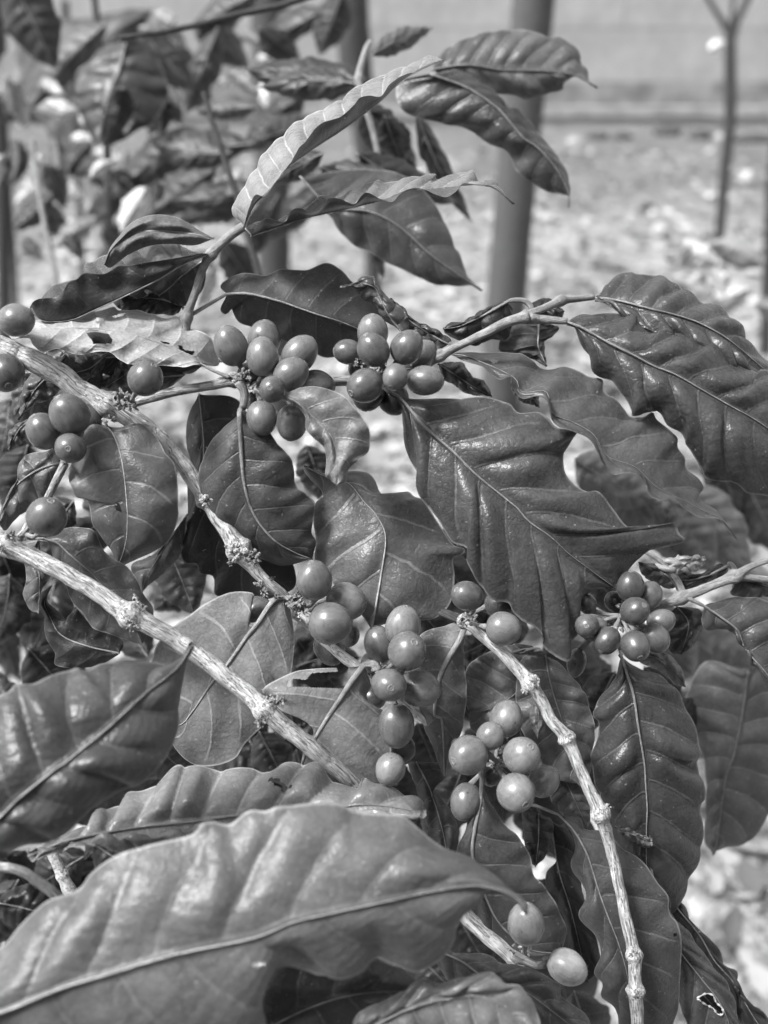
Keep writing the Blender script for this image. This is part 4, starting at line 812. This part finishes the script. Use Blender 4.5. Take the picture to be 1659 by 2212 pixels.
# ================= blurred coffee plants behind ============================
def plant(name, x, y, D, label): return E_(name, x, y, D, label, 'plant')
def many(root, specs, tf=.62, **k):
    for s in specs:
        D, b, t, wl, wr = s[:5]; bend = s[5] if len(s) > 5 else 0; tone = s[6] if len(s) > 6 else .07; dz = s[7] if len(s) > 7 else 30
        al(root, D, b, t, wl, wr, bend, tone*tf, dz, amp=.85*D/600, nv=8, ea=8*D/600, eb=8*D/600, arch=3, nu=44, ns=8, mr=2.4, rough=.42, **k)
p1 = plant('coffee_plant', 800, 160, 640, 'blurred coffee shoot rising behind the arching leaf at the top centre')
stem(p1, 640, '820,420,10,7 815,330,5,7 790,230,0,7 775,170,0,8 790,110,0,7 800,90,0,6', [GREEN], .05, [(775, 170, .4, 10)], seed=31)
leaf(p1, 600, '@F 930,150 1010,140 1080,150 @20 200,460 350,475 460,500 585,575', '@F 960,105 1010,80 1070,65 @20 0,190 160,200 260,245 330,232 430,290 470,350 485,410 520,450 540,530', '@F 960,170 1010,200 @20 0,620 120,650 240,620 360,590 375,540 430,500 480,520 530,545', tone=.085, nv=10, amp=1.1, rough=.4, ea=6, eb=8, nu=90, ns=14, mr=3, label='striped leaf pointing right over the grey post')
leaf(p1, 560, '@F 930,160 1010,190 1070,230 @20 0,780 100,900 190,960 300,1080 380,1220 400,1290 @F 1228,450', '@F 990,150 1060,190 @20 0,690 60,700 150,800 230,900 300,980 380,1110 412,1230', '@F 860,180 870,240 @10 1200,800 1400,850 1500,920 1659,1000 @20 50,1110 160,1195 250,1250 340,1275 390,1280', tone=.05, nv=11, amp=.8, rough=.3, ea=14, eb=10, nu=110, ns=16, mr=3.5, label='dark leaf draped to the right with a drooping tip')
leaf(p1, 555, '@10 300,1150 500,1350 750,1380 950,1480 1150,1659 @11 1300,80 @F 985,590 1042,628'.replace('@11 1300,80 @F', '@F'),
     '@10 700,1100 1000,1150 1150,1280 1250,1450 1310,1600 @11 1350,0 1400,130 1480,230', '@10 480,1400 560,1520 650,1600 @11 760,-10 870,60 960,100 1150,190 1300,215 1420,215', tone=.06, nv=8, amp=1.1, rough=.35, ea=10, eb=8, nu=90, ns=14, mr=3.2, label='large dark leaf hanging right of the upright shoot')
many(p1, [
 (660, (790, 170), (530, 150), 45, 50, -8, .05), (640, (770, 180), (560, 190), 30, 40, 10, .06), (650, (800, 120), (935, 60), 28, 26, -6, .12), (660, (780, 220), (900, 380), 50, 45, 0, .06),
 (600, (700, 330), (560, 400), 30, 30, 0, .05), (620, (770, 330), (990, 440), 34, 40, 10, .05), (610, (850, 380), (640, 380), 30, 35, 5, .07), (660, (900, 240), (1020, 480), 26, 26, 12, .04), (620, (690, 360), (870, 440), 40, 30, 0, .05), (650, (805, 500), (830, 600), 20, 14, 0, .06),
 (640, (830, 250), (870, 360), 36, 40, 0, .05)])
p2 = plant('coffee_plant', 480, 420, 680, 'blurred dark coffee foliage left of the arching leaf')
stem(p2, 690, '560,600,0,7 520,450,0,7 480,330,0,7 440,200,0,6', [DARKBARK], .08, [], seed=32)
many(p2, [
 (902, (500, 330), (320, 300), 50, 40, -12, .07), (930, (540, 310), (330, 340), 45, 40, 0, .06), (873, (560, 400), (360, 430), 36, 34, -12, .04), (902, (540, 440), (400, 470), 30, 30, 0, .05), (960, (560, 300), (700, 260), 30, 36, 0, .06), (946, (560, 230), (420, 240), 30, 26, 0, .10),
 (1019, (440, 280), (250, 420), 45, 50, 10, .08), (989, (470, 360), (300, 480), 45, 40, 0, .07), (1019, (620, 250), (520, 330), 34, 30, 0, .07), (1019, (660, 200), (560, 270), 30, 34, 0, .06), (989, (700, 400), (580, 520), 36, 30, 0, .05), (960, (600, 420), (540, 560), 40, 30, 0, .05), (930, (480, 520), (560, 640), 40, 40, 0, .05)])
p3 = plant('coffee_plant', 260, 220, 1100, 'tall blurred coffee plant filling the upper left corner')
stem(p3, 1150, '250,620,0,8 235,450,0,8 230,300,0,8 215,100,0,8 200,-40,0,8', [DARKBARK], .08, [], seed=33)
many(p3, [
 (1600, (-60, 230), (330, 20), 120, 70, 0, .09), (1500, (40, 40), (200, 380), 60, 50, 0, .16), (1015, (260, 90), (240, 320), 80, 60, 10, .06), (986, (320, 95), (350, 300), 40, 45, -5, .05), (1044, (20, -60), (120, 150), 60, 60, 0, .06), (1131, (300, 60), (420, 200), 40, 40, 0, .10), (1102, (230, 50), (60, 240), 60, 40, 8, .12),
 (1189, (420, 40), (540, 150), 40, 40, 0, .12), (1160, (560, -20), (420, 60), 40, 36, 0, .10), (1131, (700, 20), (560, 100), 40, 30, 0, .06), (1189, (380, 90), (460, 260), 36, 30, 0, .09), (1160, (470, 60), (400, 250), 30, 40, 0, .08), (1102, (560, 60), (650, 130), 40, 30, 0, .05), (1073, (740, -20), (690, 120), 40, 40, 0, .05)])
leaf(p3, 900, '@00 820,280 780,450 700,650 640,960', '@00 700,290 600,400 510,520 500,640 540,800 600,920', '@00 980,280 1060,450 1100,620 1000,800 900,850 800,920', tone=.04, nv=7, amp=1.5, rough=.35, ea=12, eb=12, nu=70, ns=14, holes=['@00 740,590 840,580 880,680 870,800 820,870 760,830 770,720', '@00 655,700 710,700 715,750 660,750'], label='blurred leaf with two dark holes')
stem(p3, 700, '260,82,0,5 380,64,0,6 500,35,0,7 620,8,0,7 700,-20,0,8', [DARKBARK], .05, [], name='branch', seed=34)
p4 = plant('coffee_plant', 120, 560, 900, 'bright blurred coffee plant at the left in front of the sunlit ground')
stem(p4, 1000, '130,760,0,6 120,600,0,6 90,450,0,6 70,300,0,5', [GREEN], .08, [], seed=35)
rr = random.Random(11)
sp = []
for k in range(66):
    x = rr.uniform(-10, 520); y = rr.uniform(120, 520) if x < 300 else rr.uniform(0, 560)
    a = rr.uniform(.2, 2.9); L = rr.uniform(50, 130)
    sp.append((rr.uniform(950, 1500), (x, y), (x+L*math.cos(a), y+L*math.sin(a)), L*.24, L*.24, rr.uniform(-10, 10), rr.choice((.05, .07, .12, .4, .8)), rr.uniform(-60, 60)))
for (x, y) in ((600, 120), (590, 170), (575, 215), (470, 130), (385, 100), (395, 150), (60, 380), (90, 330), (150, 300), (130, 400), (60, 250), (200, 330), (220, 380), (110, 455), (190, 240), (330, 30), (300, 60), (160, 470)):  # near-white leaf tones stand in for specks of light among the foliage
    a = rr.uniform(0, 3.1); L = rr.uniform(30, 70); sp.append((rr.uniform(1250, 1500), (x, y), (x+L*math.cos(a), y+L*math.sin(a)), L*.36, L*.36, 4, rr.choice((.7, 1.0, 1.1)), 0))
many(p4, sp)
p5 = plant('coffee_plant', 1560, 620, 1300, 'pale blurred low plant on the ground at the right edge')
sp = []
for k in range(16):
    x = rr.uniform(1380, 1700); y = rr.uniform(560, 740); a = rr.uniform(-2.9, .3); L = rr.uniform(80, 170)
    sp.append((rr.uniform(1200, 1500), (x, y), (x+L*math.cos(a), y+L*math.sin(a)*.5), L*.22, L*.22, 8, rr.choice((.2, .3, .36)), 0))
many(p5, sp, tf=1.5)
p6 = plant('coffee_plant', 800, 1500, 560, 'dim coffee foliage filling the gaps behind the berry clusters')
stem(p6, 600, '620,2400,0,9 660,1900,0,9 700,1500,0,9 760,1150,0,8', [DARKBARK], .08, [], seed=36)
D6 = [(100, 1700, 420, 1680), (330, 1600, 440, 1700), (620, 1500, 640, 1640), (600, 1600, 690, 1560), (820, 1640, 900, 1780), (1040, 1600, 1090, 1780), (1120, 1660, 1240, 1740), (880, 2040, 1000, 2160), (900, 2160, 1000, 2080), (20, 860, -20, 1040), (90, 820, 60, 960), (20, 1560, -20, 1440), (0, 1180, 60, 1330), (110, 1300, 70, 1440), (150, 1480, 30, 1540), (0, 1840, 100, 1960), (120, 1830, 210, 1960), (200, 1820, 330, 1900), (260, 1960, 120, 1900), (-10, 1950, 140, 1990), (80, 2040, 200, 1930),
      (1010, 1300, 1110, 1360), (1040, 1420, 1140, 1300), (980, 1120, 1000, 1260), (1280, 1250, 1350, 1340), (1250, 1420, 1330, 1500), (1420, 1480, 1470, 1600), (1390, 1440, 1460, 1540), (1440, 1600, 1500, 1500), (1120, 1560, 1180, 1700), (860, 1900, 1000, 2050), (1000, 2030, 1100, 2160), (300, 1780, 180, 1860), (380, 1600, 520, 1720), (80, 1800, 180, 1740), (930, 1430, 1020, 1560),
      (120, 1240, 60, 1420), (60, 1400, 180, 1560), (20, 1240, -20, 1400), (220, 1120, 120, 1260), (230, 1000, 260, 1180), (160, 1080, 60, 1160), (60, 960, 20, 1120), (360, 1180, 420, 1330), (320, 1420, 240, 1300), (440, 1240, 330, 1320),
      (640, 1380, 740, 1500), (700, 1420, 660, 1560), (760, 1480, 700, 1640), (560, 1580, 620, 1700), (640, 1440, 780, 1420), (660, 960, 690, 1080), (700, 1340, 640, 1480),
      (900, 1300, 1000, 1400), (960, 1200, 1060, 1340), (1060, 1380, 960, 1420), (1180, 1380, 1290, 1520), (1240, 1500, 1180, 1640), (1080, 1560, 1000, 1660), (1000, 1660, 920, 1820), (900, 1560, 960, 1700), (1130, 1700, 1210, 1860),
      (1230, 1660, 1340, 1760), (1260, 1760, 1240, 1900), (1330, 1450, 1270, 1580), (1060, 1880, 1180, 2060), (1180, 2000, 1240, 2240), (1080, 2080, 1020, 2200), (980, 1960, 1060, 2100), (1440, 1660, 1380, 1800), (1150, 1900, 1240, 2020),
      (250, 1900, 120, 2000), (180, 1850, 60, 1930), (40, 1900, -20, 2050), (300, 1860, 230, 1980), (140, 1960, 10, 2060), (60, 1980, 160, 2080), (560, 1640, 500, 1500), (460, 1700, 620, 1660), (560, 1720, 760, 1700), (720, 1560, 860, 1640), (640, 1620, 720, 1760),
      (600, 2000, 820, 2230), (880, 2050, 760, 2240), (1240, 2140, 1300, 2300), (880, 1700, 980, 1880)]
sp = []
for (a, b, c, d) in D6:
    L = math.hypot(c-a, d-b); sp.append((rr.uniform(500, 600), (a, b), (c, d), L*.34, L*.34, rr.uniform(-12, 12), rr.choice((.03, .04, .055, .07)), rr.uniform(-10, 40)))
many(p6, sp)
p7 = plant('coffee_plant', 1560, 1150, 700, 'soft blurred coffee leaves at the right between the ribbed leaves and the lower branch')
many(p7, [(620, (1290, 960), (1430, 1180), 70, 50, 0, .10), (600, (1240, 990), (1420, 1080), 60, 60, 10, .12), (660, (1480, 1040), (1620, 1240), 70, 60, 0, .11), (640, (1440, 1060), (1540, 1240), 60, 60, 0, .12), (700, (1600, 1020), (1690, 1200), 60, 60, 0, .05), (680, (1540, 960), (1600, 1120), 50, 50, 0, .03),
 (640, (1400, 1080), (1480, 1220), 50, 60, 0, .12), (680, (1510, 1340), (1440, 1480), 60, 60, 0, .10), (640, (1380, 1310), (1500, 1460), 60, 70, 0, .09), (720, (1600, 1200), (1660, 1420), 70, 60, 0, .22), (700, (1530, 1220), (1400, 1200), 34, 30, 0, .3),
 (690, (1200, 1420), (1310, 1550), 50, 50, 0, .09), (660, (1280, 1450), (1240, 1600), 40, 40, 0, .10), (650, (1420, 1480), (1520, 1640), 60, 60, 0, .07), (720, (1300, 1340), (1180, 1460), 60, 60, 0, .07), (800, (1500, 1320), (1650, 1450), 60, 60, 0, .13), (820, (1600, 1380), (1470, 1500), 50, 60, 0, .12), (780, (1640, 1480), (1500, 1640), 60, 60, 0, .1)], tf=1.15)
p8 = plant('coffee_plant', 70, 1450, 900, 'pale blurred leaves low at the left behind the dark curled leaf')
many(p8, [(800, (20, 1280), (120, 1240), 24, 24, 0, .35), (820, (60, 1460), (220, 1380), 40, 40, 0, .32), (800, (40, 1400), (180, 1330), 26, 26, 0, .2), (840, (100, 1500), (260, 1440), 36, 30, 0, .34), (860, (240, 1440), (360, 1400), 20, 20, 0, .3), (800, (330, 1190), (470, 1290), 26, 22, 0, .3), (820, (320, 1250), (440, 1330), 26, 22, 0, .25), (800, (0, 1510), (120, 1440), 26, 26, 0, .3), (820, (20, 1160), (10, 1230), 26, 26, 0, .4), (780, (-30, 1300), (40, 1470), 40, 40, 0, .05), (880, (0, 940), (90, 990), 30, 30, 0, .35), (900, (20, 1000), (100, 1060), 26, 26, 0, .3), (900, (300, 960), (420, 1000), 60, 50, 0, .2)], tf=1.0)
# ================= unseen leaf screen added behind the camera to block front light =======================
V = []; F = []
rh = random.Random(8)
for k in range(7000):
    x = rh.uniform(-3.4, 3.4); z = rh.uniform(.1, 2.7)+.3*math.sin(x*2); y = -1.0-rh.random()*.7-.12*abs(x); s = rh.uniform(.05, .11)
    u = Vector((rh.gauss(0, 1), rh.gauss(0, .6), rh.gauss(0, 1))).normalized(); v = u.cross(Vector((rh.gauss(0, .5), 1, rh.gauss(0, .5)))).normalized(); b0 = len(V); n_ = u.cross(v)
    for (p, q) in ((-1, 0), (-.3, -.42), (.5, -.36), (1.1, 0), (.5, .36), (-.3, .42)): V.append(Vector((x, y, z))+u*p*s+v*q*s-n_*p*p*s*.3)
    F += [[b0, b0+1, b0+2, b0+3], [b0, b0+3, b0+4, b0+5]]
o = mk('unseen_leaf_screen', V, F, simple('screen_leaves', .06, .5, 8, .4), loc=(0, -1.3, 0)); props(o, 'unseen leaf mass added behind the camera to cut frontal light', 'light_screen', kind='stuff')
# ================= light ====================================================
w = bpy.data.worlds.new('World'); sc.world = w; w.use_nodes = True; nt = w.node_tree
bg = nt.nodes['Background']; sk = nt.nodes.new('ShaderNodeTexSky'); sk.sky_type = 'NISHITA'; sk.sun_disc = False
SE, SA = R(56), R(-112)      # elevation; azimuth measured from +Y towards +X
sk.sun_elevation = SE; sk.sun_rotation = SA; sk.air_density = 1.0; sk.dust_density = 3.0
bw = nt.nodes.new('ShaderNodeRGBToBW'); nt.links.new(sk.outputs[0], bw.inputs[0]); nt.links.new(bw.outputs[0], bg.inputs[0]); bg.inputs[1].default_value = .13
ld = bpy.data.lights.new('sun', 'SUN'); ld.energy = 2.3; ld.angle = R(12); lo = bpy.data.objects.new('sun', ld); col.objects.link(lo)
dv = Vector((math.sin(SA)*math.cos(SE), math.cos(SA)*math.cos(SE), math.sin(SE))); lo.rotation_euler = dv.to_track_quat('Z', 'Y').to_euler(); lo.location = dv*20
sc.view_settings.view_transform = 'Standard'; sc.view_settings.look = 'None'; sc.view_settings.gamma = 1; sc.view_settings.exposure = 1.62; sc.view_settings.use_curve_mapping = False
sc.render.engine = 'CYCLES'; sc.cycles.max_bounces = 6; sc.cycles.transparent_max_bounces = 4; sc.cycles.use_denoising = True
